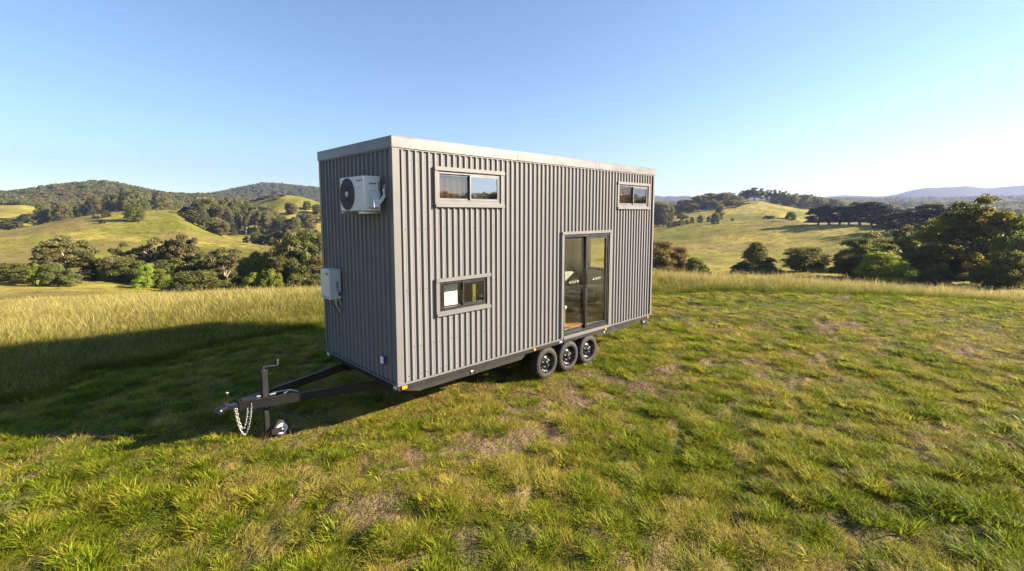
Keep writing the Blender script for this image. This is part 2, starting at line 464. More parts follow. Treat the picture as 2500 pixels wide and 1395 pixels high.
LAYERS = [
    # edge of the level mown field
    [Z(-600, 0, 13), Z(0, 0, 14), Z(400, 0, 14), Z(800, 0, 15.5), Z(1300, 0, 19), Z(1700, 0, 20), Z(2100, 0, 21.5), Z(2500, 0, 22.5), B(60, -7.2, 26), B(100, -6.5, 28)],
    # brow where the long grass ends
    [Z(-600, -2.0, 32), Z(0, -1.6, 31), Z(250, -1.45, 30), Z(500, -1.4, 29), Z(800, -1.5, 28), Z(1300, -1.5, 30), Z(1700, -1.45, 31), Z(2100, -1.5, 32), Z(2500, -1.7, 34), B(60, -6, 40), B(100, -5, 40)],
    # lower paddock / gully
    [P(-600, 760, 62), P(0, 742, 60), P(200, 738, 58), P(400, 742, 55), P(600, 745, 52), P(800, 735, 50), P(1300, 720, 46), P(1700, 712, 46), P(2100, 712, 46), P(2500, 722, 46), B(60, -6, 60), B(100, -5, 60)],
    # foot of the tree belt
    [P(-600, 690, 112), P(0, 690, 110), P(250, 690, 108), P(400, 708, 100), P(600, 712, 88), P(800, 708, 80), P(1300, 680, 72), P(1700, 670, 70), P(2000, 668, 70), P(2200, 685, 64), P(2500, 695, 62), B(60, -4.5, 90), B(100, -4, 90)],
    # lower face of the first hill
    [P(-600, 640, 180), P(0, 642, 180), P(200, 640, 180), P(420, 645, 175), P(600, 650, 150), P(800, 655, 140), P(1300, 640, 125), P(1600, 630, 120), P(1800, 632, 125), P(2000, 632, 120), P(2200, 625, 110), P(2500, 630, 105), B(60, -2.6, 140), B(100, -2.5, 140)],
    # crest of the first hill
    [P(-600, 600, 330), P(0, 566, 330), P(100, 549, 340), P(200, 531, 350), P(300, 517, 360), P(400, 511, 370), P(440, 514, 365), P(490, 555, 320), P(560, 581, 290), P(640, 596, 260), P(700, 606, 240), P(800, 620, 220), P(1300, 580, 240), P(1600, 563, 260), P(1700, 550, 270), P(1800, 540, 280), P(1900, 538, 270), P(2000, 549, 220), P(2100, 553, 200), P(2250, 557, 190), P(2500, 562, 180), B(60, -0.6, 220), B(100, -0.5, 220)],
    # hollow behind it
    [P(-600, 612, 450), P(0, 578, 450), P(200, 545, 470), P(400, 528, 480), P(480, 566, 400), P(560, 577, 360), P(640, 588, 340), P(720, 592, 320), P(800, 600, 320), P(1300, 585, 320), P(1600, 562, 330), P(1700, 546, 330), P(1800, 536, 330), P(1900, 535, 330), P(2000, 556, 300), P(2250, 565, 280), P(2500, 570, 270), B(60, -1.2, 300), B(100, -1.2, 300)],
    # slope of the second hill
    [P(-600, 560, 520), P(0, 545, 520), P(200, 530, 530), P(400, 520, 540), P(480, 540, 470), P(560, 542, 430), P(640, 546, 410), P(720, 548, 400), P(800, 548, 400), P(1300, 550, 400), P(1600, 540, 390), P(1700, 528, 390), P(1800, 520, 390), P(1900, 520, 390), P(2000, 545, 400), P(2250, 555, 400), P(2500, 560, 400), B(60, -0.9, 420), B(100, -0.9, 420)],
    # crest of the second hill
    [P(-600, 530, 640), P(0, 501, 640), P(60, 500, 640), P(120, 512, 640), P(200, 512, 640), P(400, 508, 640), P(480, 512, 600), P(560, 506, 560), P(620, 492, 530), P(690, 475, 500), P(740, 482, 490), P(785, 497, 480), P(850, 515, 480), P(1300, 530, 480), P(1600, 525, 480), P(1680, 512, 480), P(1760, 497, 480), P(1850, 488, 480), P(1890, 497, 480), P(1940, 507, 490), P(2000, 510, 500), P(2250, 525, 520), P(2500, 535, 520), B(60, 0.6, 520), B(100, 0.4, 520)],
    # valley
    [P(-600, 540, 800), P(0, 515, 800), P(250, 512, 800), P(480, 515, 800), P(690, 508, 800), P(800, 515, 800), P(1300, 530, 800), P(1600, 530, 700), P(1850, 515, 700), P(2000, 520, 700), P(2500, 530, 800), B(60, 0.2, 700), B(100, 0, 700)],
    # wooded ridge
    [P(-600, 506, 1050), P(-200, 491, 1050), P(0, 484, 1050), P(60, 480, 1050), P(110, 470, 1050), P(160, 462, 1050), P(230, 456, 1050), P(265, 455, 1050), P(320, 468, 1050), P(380, 479, 1050), P(430, 486, 1050), P(500, 484, 1080), P(560, 492, 1100), P(690, 500, 1100), P(800, 500, 1100), P(1300, 520, 1000), P(1600, 512, 1000), P(1850, 505, 1000), P(2000, 506, 1000), P(2250, 508, 1000), P(2500, 508, 1000), B(60, 1.7, 900), B(100, 1.5, 900)],
    [P(-600, 505, 1350), P(0, 495, 1350), P(500, 495, 1350), P(800, 500, 1350), P(1300, 515, 1350), P(2500, 510, 1350), B(60, 0.6, 1350), B(100, 0.6, 1350)],
    # dark mountain on the left, foothills on the right
    [P(-600, 500, 1750), P(0, 490, 1750), P(430, 484, 1750), P(500, 483, 1750), P(545, 476, 1750), P(585, 466, 1750), P(640, 455, 1750), P(690, 457, 1750), P(740, 462, 1750), P(800, 468, 1750), P(900, 480, 1750), P(1300, 500, 1750), P(1600, 500, 1750), P(1900, 494, 1750), P(2100, 490, 1750), P(2300, 492, 1750), P(2500, 490, 1750), B(60, 1.0, 1750), B(100, 1.0, 1750)],
    [P(-600, 505, 2300), P(0, 500, 2300), P(800, 500, 2300), P(1300, 505, 2300), P(2500, 500, 2300), B(60, 0.6, 2300), B(100, 0.6, 2300)],
    # blue ranges
    [P(-600, 500, 3000), P(0, 498, 3000), P(800, 495, 3000), P(1300, 488, 3000), P(1560, 479, 3000), P(1605, 477, 3000), P(1620, 480, 3000), P(1635, 477, 3000), P(1650, 479, 3000), P(1672, 477, 3000), P(1700, 480, 3000), P(1900, 484, 3000), P(2000, 482, 3000), P(2060, 478, 3000), P(2110, 480, 3000), P(2150, 480, 3000), P(2190, 474, 3000), P(2230, 465, 3000), P(2270, 461, 3000), P(2320, 459, 3000), P(2360, 457, 3000), P(2410, 461, 3000), P(2450, 459, 3000), P(2500, 456, 3000), B(55, 3.6, 3000), B(75, 3.0, 3000), B(100, 2.4, 3000)],
    [P(-600, 520, 3500), P(2500, 515, 3500), B(100, 0.1, 3500)],
]
_AZ = np.radians(np.arange(-180, 180.01, 0.2))


def _table():
    rs, zs = [], []
    for lay in LAYERS:
        lay = sorted(lay)
        a = np.array([p[0] for p in lay]); s = np.array([p[1] for p in lay]); r = np.array([p[2] for p in lay])
        a = np.concatenate([[a[-1] - 2 * math.pi], a, [a[0] + 2 * math.pi]])
        r2 = np.concatenate([[r[-1]], r, [r[0]]]); s2 = np.concatenate([[s[-1]], s, [s[0]]])
        ri, si = np.interp(_AZ, a, r2), np.interp(_AZ, a, s2)
        k = np.exp(-0.5 * (np.arange(-6, 7) / 2.2) ** 2); k /= k.sum()
        far = r.mean() > 1500
        for _ in range(1 if far else 2):
            ri = np.convolve(np.pad(ri, 6, mode='wrap'), k, 'valid')
            if not far: si = np.convolve(np.pad(si, 6, mode='wrap'), k, 'valid')
        rs.append(ri); zs.append(CAM[2] + ri * si)
    return np.array(rs), np.array(zs)


_TR, _TZ = _table()


def height(x, y):
    x, y = np.atleast_1d(np.asarray(x, float)), np.atleast_1d(np.asarray(y, float))
    dx, dy = x - CAM[0], y - CAM[1]
    r = np.hypot(dx, dy)
    az = (YAW - np.arctan2(dy, dx) + math.pi) % (2 * math.pi) - math.pi
    fi = np.clip((az - _AZ[0]) / (_AZ[1] - _AZ[0]), 0, len(_AZ) - 1.001)
    i = fi.astype(int); w = fi - i
    K = len(LAYERS)
    rk = [np.zeros_like(r)] + [_TR[k][i] * (1 - w) + _TR[k][i + 1] * w for k in range(K)] + [np.full_like(r, 6000.0)]
    zk = [np.zeros_like(r)] + [_TZ[k][i] * (1 - w) + _TZ[k][i + 1] * w for k in range(K)] + [np.full_like(r, -20.0)]
    rk, zk = np.array(rk), np.array(zk)
    d = (zk[1:] - zk[:-1]) / (rk[1:] - rk[:-1])
    m = np.zeros_like(zk)
    same = d[1:] * d[:-1] > 0
    w1 = 2 * (rk[2:] - rk[1:-1]) + (rk[1:-1] - rk[:-2]); w2 = (rk[2:] - rk[1:-1]) + 2 * (rk[1:-1] - rk[:-2])
    with np.errstate(divide='ignore', invalid='ignore'):
        hm = (w1 + w2) / (w1 / d[:-1] + w2 / d[1:])
    m[1:-1] = np.where(same, np.nan_to_num(hm), 0)
    seg = np.clip((rk[:, :] <= r[None, :]).sum(0) - 1, 0, rk.shape[0] - 2)
    c = np.arange(len(r))
    r0, r1, z0, z1, m0, m1 = rk[seg, c], rk[seg + 1, c], zk[seg, c], zk[seg + 1, c], m[seg, c], m[seg + 1, c]
    hh = r1 - r0; t = np.clip((r - r0) / hh, 0, 1)
    z = z0 * (2 * t**3 - 3 * t**2 + 1) + m0 * hh * (t**3 - 2 * t**2 + t) + z1 * (-2 * t**3 + 3 * t**2) + m1 * hh * (t**3 - t**2)
    # natural unevenness
    z = z + (fbm(x / 38, y / 38, 5, 4) - 0.5) * 2.6 * sstep(45, 140, r) + (fbm(x / 260, y / 260, 9, 4) - 0.5) * 26 * sstep(1300, 2600, r)
    z = z + (fbm(x / 6, y / 6, 21, 3) - 0.5) * 0.5 * sstep(26, 60, r)
    pad = sstep(0.0, 1.2, np.maximum(np.maximum(-0.2 - x, x - 7.1), np.maximum(-0.2 - y, y - 2.6)))
    pad = np.maximum(pad, 0.25)
    z = z + ((fbm(x / 0.32, y / 0.32, 31, 3) - 0.5) * 0.135 + (fbm(x / 2.6, y / 2.6, 41, 2) - 0.5) * 0.12) * pad * (1 - sstep(60, 90, r))
    return z


def dryness(x, y):
    """0 lush .. 1 straw, shared by the ground and the grass that grows on it"""
    d = 0.52 * fbm(x / 0.26, y / 0.26, 51, 2) + 0.28 * fbm(x / 1.0, y / 1.0, 53, 2) + 0.20 * fbm(x / 4.5, y / 4.5, 61, 3)
    return np.clip((d - 0.5) * 3.4 + 0.5, 0, 1)


def bare(x, y):
    b = 0.6 * fbm(x / 0.9, y / 0.9, 71, 3) + 0.4 * fbm(x / 5.0, y / 5.0, 81, 2)
    spotb = np.exp(-(((x - 3.2) / 3.2) ** 2 + ((y + 1.6) / 1.5) ** 2)) * 0.07 + np.exp(-(((x - 0.6) / 2.0) ** 2 + ((y + 1.2) / 1.2) ** 2)) * 0.03
    return sstep(0.625, 0.74, b + spotb)


# boundary between the mown field and the long grass, in plan
MOWN = np.array([(-9.5, 3.0), (-6.5, 4.6), (-4.2, 5.5), (-3.4, 5.9), (-2.5, 6.6), (-1.4, 7.1), (-0.2, 7.2), (1.6, 7.0), (4.5, 7.4), (8.5, 7.2), (11.5, 5.6), (13.6, 3.6), (15.1, 2.5),
                 (18.3, -1.0), (20.2, -3.4), (21.6, -5.6), (22.0, -7.5), (23, -14), (20, -24), (0, -30), (-20, -24), (-24, -4)])


def inside(x, y, poly):
    c = np.zeros(len(x), bool)
    n = len(poly)
    for i in range(n):
        x1, y1 = poly[i]; x2, y2 = poly[(i + 1) % n]
        cond = ((y1 > y) != (y2 > y)) & (x < (x2 - x1) * (y - y1) / (y2 - y1 + 1e-12) + x1)
        c ^= cond
    return c


def edge_dist(x, y, poly):
    d = np.full(len(x), 1e9)
    n = len(poly)
    for i in range(n):
        a = poly[i]; b = poly[(i + 1) % n]
        ab = b - a
        t = np.clip(((x - a[0]) * ab[0] + (y - a[1]) * ab[1]) / (ab @ ab), 0, 1)
        d = np.minimum(d, np.hypot(x - a[0] - t * ab[0], y - a[1] - t * ab[1]))
    return np.where(inside(x, y, poly), d, -d)


def forest_mask(x, y):
    """1 where the hills carry closed woodland"""
    dx, dy = x - CAM[0], y - CAM[1]
    r = np.hypot(dx, dy)
    az = np.degrees((YAW - np.arctan2(dy, dx) + math.pi) % (2 * math.pi) - math.pi)
    n = fbm(x / 120, y / 120, 91, 3)
    f = sstep(690, 780, r + (n - 0.5) * 160)
    left_open = (az < -39) & (r < 700)
    f = np.where(left_open, 0, f)
    rt = sstep(47.5, 50, az) * sstep(150, 175, r + (n - 0.5) * 40)       # woods to the right of the view, seen in the panes
    f = np.maximum(f, rt * (az < 125))
    return f


def mat_ground():
    m, t, out = nt('paddock_ground')
    p = N(t, 'ShaderNodeBsdfPrincipled', i_Roughness=0.9)
    p.inputs['Specular IOR Level'].default_value = 0.1
    at = N(t, 'ShaderNodeAttribute', attribute_name='gcol')
    tc = N(t, 'ShaderNodeTexCoord')
    n1 = N(t, 'ShaderNodeTexNoise', i_Scale=22.0, i_Detail=5.0, i_Roughness=0.7)
    n2 = N(t, 'ShaderNodeTexNoise', i_Scale=0.22, i_Detail=9.0, i_Roughness=0.72)
    n3 = N(t, 'ShaderNodeTexNoise', i_Scale=0.018, i_Detail=8.0, i_Roughness=0.66)
    for n in (n1, n2, n3): L(t, tc, 'Object', n, 'Vector')
    r1 = N(t, 'ShaderNodeMapRange', i_1=0.3, i_2=0.7, i_3=0.72, i_4=1.25)
    r2 = N(t, 'ShaderNodeMapRange', i_1=0.33, i_2=0.67, i_3=0.66, i_4=1.28)
    r3 = N(t, 'ShaderNodeMapRange', i_1=0.35, i_2=0.65, i_3=0.86, i_4=1.12)
    for a, b in ((n1, r1), (n2, r2), (n3, r3)): L(t, a, 'Fac', b, 0)
    q = N(t, 'ShaderNodeMath', operation='MULTIPLY'); L(t, r1, 'Result', q, 0); L(t, r2, 'Result', q, 1)
    q2 = N(t, 'ShaderNodeMath', operation='MULTIPLY'); L(t, q, 'Value', q2, 0); L(t, r3, 'Result', q2, 1)
    mx = N(t, 'ShaderNodeMix', data_type='RGBA', blend_type='MULTIPLY'); mx.inputs['Factor'].default_value = 1.0
    L(t, at, 'Color', mx, 'A'); L(t, q2, 'Value', mx, 'B')
    L(t, mx, 'Result', p, 'Base Color')
    b1 = N(t, 'ShaderNodeBump', i_Strength=0.7, i_Distance=0.03); L(t, n1, 'Fac', b1, 'Height')
    b2 = N(t, 'ShaderNodeBump', i_Strength=0.8, i_Distance=0.9); L(t, n2, 'Fac', b2, 'Height'); L(t, b1, 'Normal', b2, 'Normal')
    L(t, b2, 'Normal', p, 'Normal')
    L(t, p, 'BSDF', out, 'Surface')
    return m


def build_ground():
    fine = np.arange(-50, 50.01, 0.14)
    az = np.concatenate([np.arange(-180, -50, 2.0), fine, np.arange(52, 179, 2.0)])
    az = np.radians(az)
    rr = [0.0] + list(np.arange(1.0, 30, 0.14))
    while rr[-1] < 3600: rr.append(rr[-1] * 1.022)
    rr += [4200, 5200, 6000]
    rr = np.array(rr)
    A, RR = np.meshgrid(az, rr, indexing='ij')
    w = YAW - A
    X = (CAM[0] + RR * np.cos(w)).ravel(); Y = (CAM[1] + RR * np.sin(w)).ravel()
    Zz = height(X, Y)
    na, nr = len(az), len(rr)
    i = np.arange(na)[:, None]; j = np.arange(nr - 1)[None, :]
    i2 = (i + 1) % na
    q = np.stack([(i * nr + j), (i * nr + j + 1), (i2 * nr + j + 1), (i2 * nr + j)], -1).reshape(-1, 4)
    me = bpy.data.meshes.new('ground')
    me.vertices.add(len(X)); me.vertices.foreach_set('co', np.stack([X, Y, Zz], 1).ravel())
    me.loops.add(q.size); me.loops.foreach_set('vertex_index', q.ravel().astype(np.int32))
    me.polygons.add(len(q)); me.polygons.foreach_set('loop_start', np.arange(0, q.size, 4, dtype=np.int32))
    me.polygons.foreach_set('use_smooth', np.ones(len(q), bool))
    me.update(); me.validate()
    # what grows or lies bare on the soil
    r = RR.ravel()
    dry = dryness(X, Y); ba = bare(X, Y)
    soil = np.array((0.150, 0.104, 0.058)); thatch = np.array((0.165, 0.115, 0.048)); lush = np.array((0.085, 0.085, 0.020))
    c = lush[None] * (1 - dry[:, None]) + thatch[None] * dry[:, None]
    c = c * (1 - ba[:, None]) + soil[None] * ba[:, None]
    far_n = fbm(X / 45, Y / 45, 101, 5, 0.6); far_m = fbm(X / 9, Y / 9, 111, 3)
    k = np.clip((far_n - 0.5) * 3.0 + 0.50 + (far_m - 0.5) * 0.9, 0, 1)
    pg = np.array((0.150, 0.150, 0.020)); ps = np.array((0.320, 0.255, 0.055))
    pad = pg[None] * (1 - k[:, None]) + ps[None] * k[:, None]
    brn = sstep(0.54, 0.68, fbm(X / 30, Y / 30, 201, 4, 0.55))[:, None] * 0.65
    pad = pad * (1 - brn) + np.array((0.185, 0.135, 0.050))[None] * brn
    e = sstep(20, 34, r)
    c = c * (1 - e[:, None]) + pad * e[:, None]
    fo = forest_mask(X, Y)
    wood = np.array((0.040, 0.042, 0.022))
    c = c * (1 - fo[:, None]) + wood[None] * fo[:, None]
    col = me.color_attributes.new('gcol', 'FLOAT_COLOR', 'POINT')
    col.data.foreach_set('color', np.concatenate([c, np.ones((len(c), 1))], 1).astype(np.float32).ravel())
    me.materials.append(mat_ground())
    o = bpy.data.objects.new('ground', me)
    COL.objects.link(o)
    tag(o, 'grassy paddock rolling away into pasture hills and far blue ranges', 'ground', kind='structure')


build_ground()

# ------------------------------------------------------------------ numpy mesh from quads / triangles with a per-leaf value
def mesh_from(name, V, quads, mat, bv=None, head=None, extra=None):
    me = bpy.data.meshes.new(name)
    V = np.asarray(V, float); quads = np.asarray(quads, np.int32)
    n = quads.shape[1]
    me.vertices.add(len(V)); me.vertices.foreach_set('co', V.ravel())
    me.loops.add(quads.size); me.loops.foreach_set('vertex_index', quads.ravel())
    me.polygons.add(len(quads)); me.polygons.foreach_set('loop_start', np.arange(0, quads.size, n, dtype=np.int32))
    me.update(); me.validate()
    if bv is not None:
        a = me.attributes.new('bv', 'FLOAT', 'POINT'); a.data.foreach_set('value', np.asarray(bv, np.float32))
    if head is not None:
        a = me.attributes.new('head', 'FLOAT', 'POINT'); a.data.foreach_set('value', np.asarray(head, np.float32))
    me.materials.append(mat)
    return me


def blades(rng, n, rad, lmin, lmax, width, tilt, bend, aim=None, aim_w=0.0, wob=0.5, heads=0.0):
    """a tuft: curved tapering blades; heads = share of stems that end in a seed head"""
    V, Q, bv, hd = [], [], [], []
    for _ in range(n):
        a = rng.uniform(0, 2 * math.pi); rr = rad * math.sqrt(rng.uniform())
        bx, by = rr * math.cos(a), rr * math.sin(a)
        dirn = a + rng.normal(0, wob)
        if aim is not None and rng.uniform() < aim_w: dirn = aim + rng.normal(0, 0.35)
        Lh = rng.uniform(lmin, lmax)
        th = abs(rng.normal(tilt, 0.22)); b = bend * rng.uniform(0.5, 1.4)
        stem = rng.uniform() < heads
        w = width * rng.uniform(0.7, 1.3) * (0.55 if stem else 1.0)
        if stem: Lh *= 1.25; th *= 0.5; b *= 0.5
        side = dirn + math.pi / 2 + rng.normal(0, 0.5)
        sx, sy = math.cos(side), math.sin(side)
        px, py, pz = bx, by, -0.005
        segs = 4 if stem else 3
        val = rng.uniform()
        base = len(V)
        ang = th
        for k in range(segs + 1):
            f = k / segs
            ww = w * (1 - f) ** 0.7 if not stem else w * 0.6
            h = 0.0
            if stem and k >= segs - 1:
                ww = w * (2.4 if k == segs - 1 else 0.6); h = 0.7
            ww = max(ww, width * 0.08)
            V.append((px - sx * ww / 2, py - sy * ww / 2, pz)); V.append((px + sx * ww / 2, py + sy * ww / 2, pz))
            bv += [val, val]; hd += [h, h]
            ln = Lh / segs
            px += math.cos(dirn) * math.sin(ang) * ln; py += math.sin(dirn) * math.sin(ang) * ln; pz += math.cos(ang) * ln
            ang = min(ang + b / segs, 2.0)
            if pz < 0.004: pz = 0.004
        for k in range(segs):
            Q.append((base + 2 * k, base + 2 * k + 1, base + 2 * k + 3, base + 2 * k + 2))
    return V, Q, bv, hd


def proto(coll, name, data, mat):
    me = mesh_from(name, data[0], data[1], mat, data[2], data[3])
    o = bpy.data.objects.new(name, me)
    coll.objects.link(o)


def scatter(name, coll, pts, rot, scl, idx, tint, bright, label, cat):
    me = bpy.data.meshes.new(name)
    n = len(pts)
    me.vertices.add(n); me.vertices.foreach_set('co', np.asarray(pts, float).ravel())
    for an, ty, key, arr in (('rot', 'FLOAT_VECTOR', 'vector', rot), ('scl', 'FLOAT_VECTOR', 'vector', scl), ('idx', 'INT', 'value', idx), ('tint', 'FLOAT', 'value', tint), ('bright', 'FLOAT', 'value', bright)):
        a = me.attributes.new(an, ty, 'POINT')
        a.data.foreach_set(key, np.asarray(arr, np.int32 if ty == 'INT' else np.float32).ravel())
    me.update()
    o = bpy.data.objects.new(name, me)
    COL.objects.link(o)
    g = bpy.data.node_groups.new(name + '_spread', 'GeometryNodeTree')
    g.interface.new_socket('Geometry', in_out='INPUT', socket_type='NodeSocketGeometry')
    g.interface.new_socket('Geometry', in_out='OUTPUT', socket_type='NodeSocketGeometry')
    gi, go = g.nodes.new('NodeGroupInput'), g.nodes.new('NodeGroupOutput')
    ip = g.nodes.new('GeometryNodeInstanceOnPoints')
    ci = g.nodes.new('GeometryNodeCollectionInfo')
    ci.inputs['Collection'].default_value = coll
    ci.inputs['Separate Children'].default_value = True
    ci.inputs['Reset Children'].default_value = True
    ip.inputs['Pick Instance'].default_value = True
    mp = g.nodes.new('GeometryNodeMeshToPoints')
    def at(nm, ty):
        q = g.nodes.new('GeometryNodeInputNamedAttribute'); q.data_type = ty; q.inputs['Name'].default_value = nm
        return q.outputs['Attribute']
    g.links.new(gi.outputs[0], mp.inputs['Mesh'])
    g.links.new(mp.outputs[0], ip.inputs['Points'])
    g.links.new(ci.outputs[0], ip.inputs['Instance'])
    g.links.new(at('idx', 'INT'), ip.inputs['Instance Index'])
    g.links.new(at('rot', 'FLOAT_VECTOR'), ip.inputs['Rotation'])
    g.links.new(at('scl', 'FLOAT_VECTOR'), ip.inputs['Scale'])
    g.links.new(ip.outputs[0], go.inputs[0])
    md = o.modifiers.new('spread', 'NODES')
    md.node_group = g
    tag(o, label, cat, kind='stuff')
    return o


# ------------------------------------------------------------------ grass
def sector(n, r0, r1, a0, a1, rng):
    r = np.sqrt(rng.uniform(r0 * r0, r1 * r1, n)); a = np.radians(rng.uniform(a0, a1, n))
    w = YAW - a
    return CAM[0] + r * np.cos(w), CAM[1] + r * np.sin(w), r


def make_grass():
    rng = np.random.default_rng(3)
    cs = bpy.data.collections.new('short_tufts')
    for k in range(3): proto(cs, 'a_short_%d' % k, blades(rng, 46, 0.10, 0.020, 0.056, 0.0062, 0.7, 0.9), M['blade'])
    for k in range(3): proto(cs, 'b_clump_%d' % k, blades(rng, 60, 0.085, 0.045, 0.115, 0.0076, 0.65, 1.1), M['blade'])
    for k in range(3): proto(cs, 'c_thatch_%d' % k, blades(rng, 34, 0.13, 0.05, 0.15, 0.0050, 1.25, 0.35, 0.4, 0.6), M['blade'])
    for k in range(2): proto(cs, 'd_leafy_%d' % k, blades(rng, 22, 0.05, 0.05, 0.10, 0.018, 0.95, 0.8), M['blade'])
    xs, ys, rs = [], [], []
    for (n, r0, r1) in ((27000, 3.2, 8), (44000, 8, 14), (38000, 14, 26)):
        x, y, r = sector(n, r0, r1, -62, 62, rng)
        xs.append(x); ys.append(y); rs.append(r)
    x, y, r = map(np.concatenate, (xs, ys, rs))
    ed = edge_dist(x, y, MOWN)
    dry, ba = dryness(x, y), bare(x, y)
    cl = fbm(x / 0.30, y / 0.30, 121, 2)                       # where lush clumps stand
    lushr = sstep(2.0, 8.0, x * 0.72 - y * 0.69 - 3.0) * (1 - sstep(9, 13, r))
    lushr = np.maximum(lushr, 1.2 * np.exp(-(((x - 3.3) / 1.5) ** 2 + ((y + 5.9) / 1.3) ** 2)))      # rank grass on the near right
    keep = (ed > -0.6) & (rng.uniform(size=len(x)) > ba * 0.78)
    under = (x > 0.3) & (x < 6.7) & (y > 0.5) & (y < 2.0)
    keep &= ~(under & (rng.uniform(size=len(x)) < 0.6))
    keep &= np.hypot(x + 1.26, y - 1.15) > 0.20
    gap = 0.7 * fbm(x / 0.17, y / 0.17, 191, 2) + 0.3 * fbm(x / 0.6, y / 0.6, 193, 2)
    keep &= (gap > 0.455) | (rng.uniform(size=len(x)) < 0.10) | (r > 22)
    x, y, r, dry, ba, cl, lushr, ed = (v[keep] for v in (x, y, r, dry, ba, cl, lushr, ed))
    n = len(x)
    u = rng.uniform(size=n)
    kind = np.zeros(n, int)
    clump = (cl + lushr * 0.12 > 0.585 + 0.08 * dry) & (u < 0.75)
    that = (~clump) & (u < 0.04 + 0.30 * dry * (1 - lushr)) & (r < 18)
    leafy = (~clump) & (~that) & (u > 0.965)
    kind[clump] = 3; kind[that] = 6
    idx = kind + rng.integers(0, 3, n)
    idx[leafy] = 9 + rng.integers(0, 2, leafy.sum())
    s = rng.uniform(0.75, 1.25, n) * (1 + 0.055 * np.clip(r - 7, 0, 20))
    s *= np.where(clump, 0.65 + 0.75 * rng.uniform(size=n) ** 2 + 0.5 * lushr, 1.0)
    hz = s * np.where(clump, 1.0, 1.0) * np.where(kind == 0, 0.85, 1.0)
    hz = hz / (1 + 0.05 * np.clip(r - 7, 0, 20)) * np.where(kind == 6, 0.8, 1.0)
    tint = np.clip(1.06 - 0.74 * dry + rng.normal(0, 0.12, n), 0.02, 1)
    tint = np.where(clump, np.clip(tint * 0.7 + 0.12 + 0.25 * (rng.uniform(size=n) - .3), 0, 1), tint)
    tint = np.where(that, tint * 0.35, tint)
    tint = np.clip(tint + 0.22 * lushr, 0, 1)
    bright = rng.uniform(0.75, 1.4, n) * (1 + 0.014 * np.clip(r - 9, 0, 12))
    rz = rng.uniform(0, 2 * math.pi, n)
    rz = np.where(that, rng.normal(0.2, 0.5, n) + 1.5 * (fbm(x / 2, y / 2, 131, 2) - 0.5), rz)
    rot = np.stack([rng.normal(0, 0.1, n), rng.normal(0, 0.1, n), rz], 1)
    scatter('grass', cs, np.stack([x, y, height(x, y) + np.where(that, 0.012, 0.0)], 1), rot, np.stack([s, s, hz], 1), idx, tint, bright,
            'short patchy green and straw coloured grass of the mown field', 'grass')

    ct = bpy.data.collections.new('tall_tufts')
    for k in range(4): proto(ct, 'tall_%d' % k, blades(rng, 84, 0.20, 0.24, 0.62, 0.0044, 0.25, 0.85, heads=0.22), M['blade_tall'])
    xs, ys = [], []
    for (nn, r0, r1, a0, a1) in ((18000, 9, 20, -60, 10), (24000, 18, 36, -60, 62), (9000, 36, 52, -60, -5)):
        x, y, r = sector(nn, r0, r1, a0, a1, rng)
        xs.append(x); ys.append(y)
    x, y = np.concatenate(xs), np.concatenate(ys)
    ed = edge_dist(x, y, MOWN) + (fbm(x / 1.3, y / 1.3, 141, 2) - 0.5) * 1.4
    keep = ed < 0
    x, y, ed = x[keep], y[keep], ed[keep]
    r = np.hypot(x - CAM[0], y - CAM[1])
    n = len(x)
    dry = dryness(x * 0.6, y * 0.6)
    back = sstep(0.3, 4.0, -ed)
    s = rng.uniform(0.8, 1.3, n) * (0.62 + 0.48 * back) * (1 + 0.012 * np.clip(r - 15, 0, 40))
    left = 1 - sstep(-6, 8, x * 0.72 - y * 0.69)
    sz = s * rng.uniform(0.8, 1.15, n) * (0.82 + 0.5 * fbm(x / 2.2, y / 2.2, 151, 3)) * 0.50
    tint = np.clip(0.78 - 0.44 * back - 0.30 * (dry - 0.5) + 0.34 * left + 0.9 * (fbm(x / 3.0, y / 3.0, 171, 3) - 0.5) + 0.06 + rng.normal(0, 0.14, n), 0, 1)
    bright = rng.uniform(0.78, 1.18, n)
    sz = sz * (1.0 + 0.45 * (1 - left))
    lean = rng.normal(0, 0.10, (n, 2))
    rot = np.concatenate([lean, rng.uniform(0, 6.28, (n, 1))], 1)
    scatter('tall_grass', ct, np.stack([x, y, height(x, y)], 1), rot, np.stack([s * 1.05, s * 1.05, sz], 1), rng.integers(0, 4, n), tint, bright,
            'tall golden seeding grass standing along the edge of the mown field', 'long grass')

    # tussocks over the open hillsides
    xs, ys = [], []
    for (nn, r0, r1) in ((7000, 45, 120), (9000, 120, 260), (9000, 260, 420)):
        x, y, r = sector(nn, r0, r1, -50, 50, rng)
        xs.append(x); ys.append(y)
    x, y = np.concatenate(xs), np.concatenate(ys)
    g = fbm(x / 25, y / 25, 161, 3)
    keep = (rng.uniform(size=len(x)) < sstep(0.40, 0.62, g) * 0.9 + 0.1) & (forest_mask(x, y) < 0.3)
    x, y = x[keep], y[keep]
    r = np.hypot(x - CAM[0], y - CAM[1]); n = len(x)
    s = rng.uniform(0.7, 1.6, n) * (1.6 + r / 110.0)
    tint = np.clip(0.42 + rng.normal(0, 0.25, n), 0, 1)
    rot = np.concatenate([rng.normal(0, 0.1, (n, 2)), rng.uniform(0, 6.28, (n, 1))], 1)
    scatter('pasture_tussock', cs, np.stack([x, y, height(x, y) - 0.02], 1), rot, np.stack([s * 1.5, s * 1.5, s * 0.75], 1), 3 + rng.integers(0, 3, n), tint, rng.uniform(0.75, 1.1, n),
            'rough olive tussocks dotted over the open hillside pasture', 'tussocks')


make_grass()

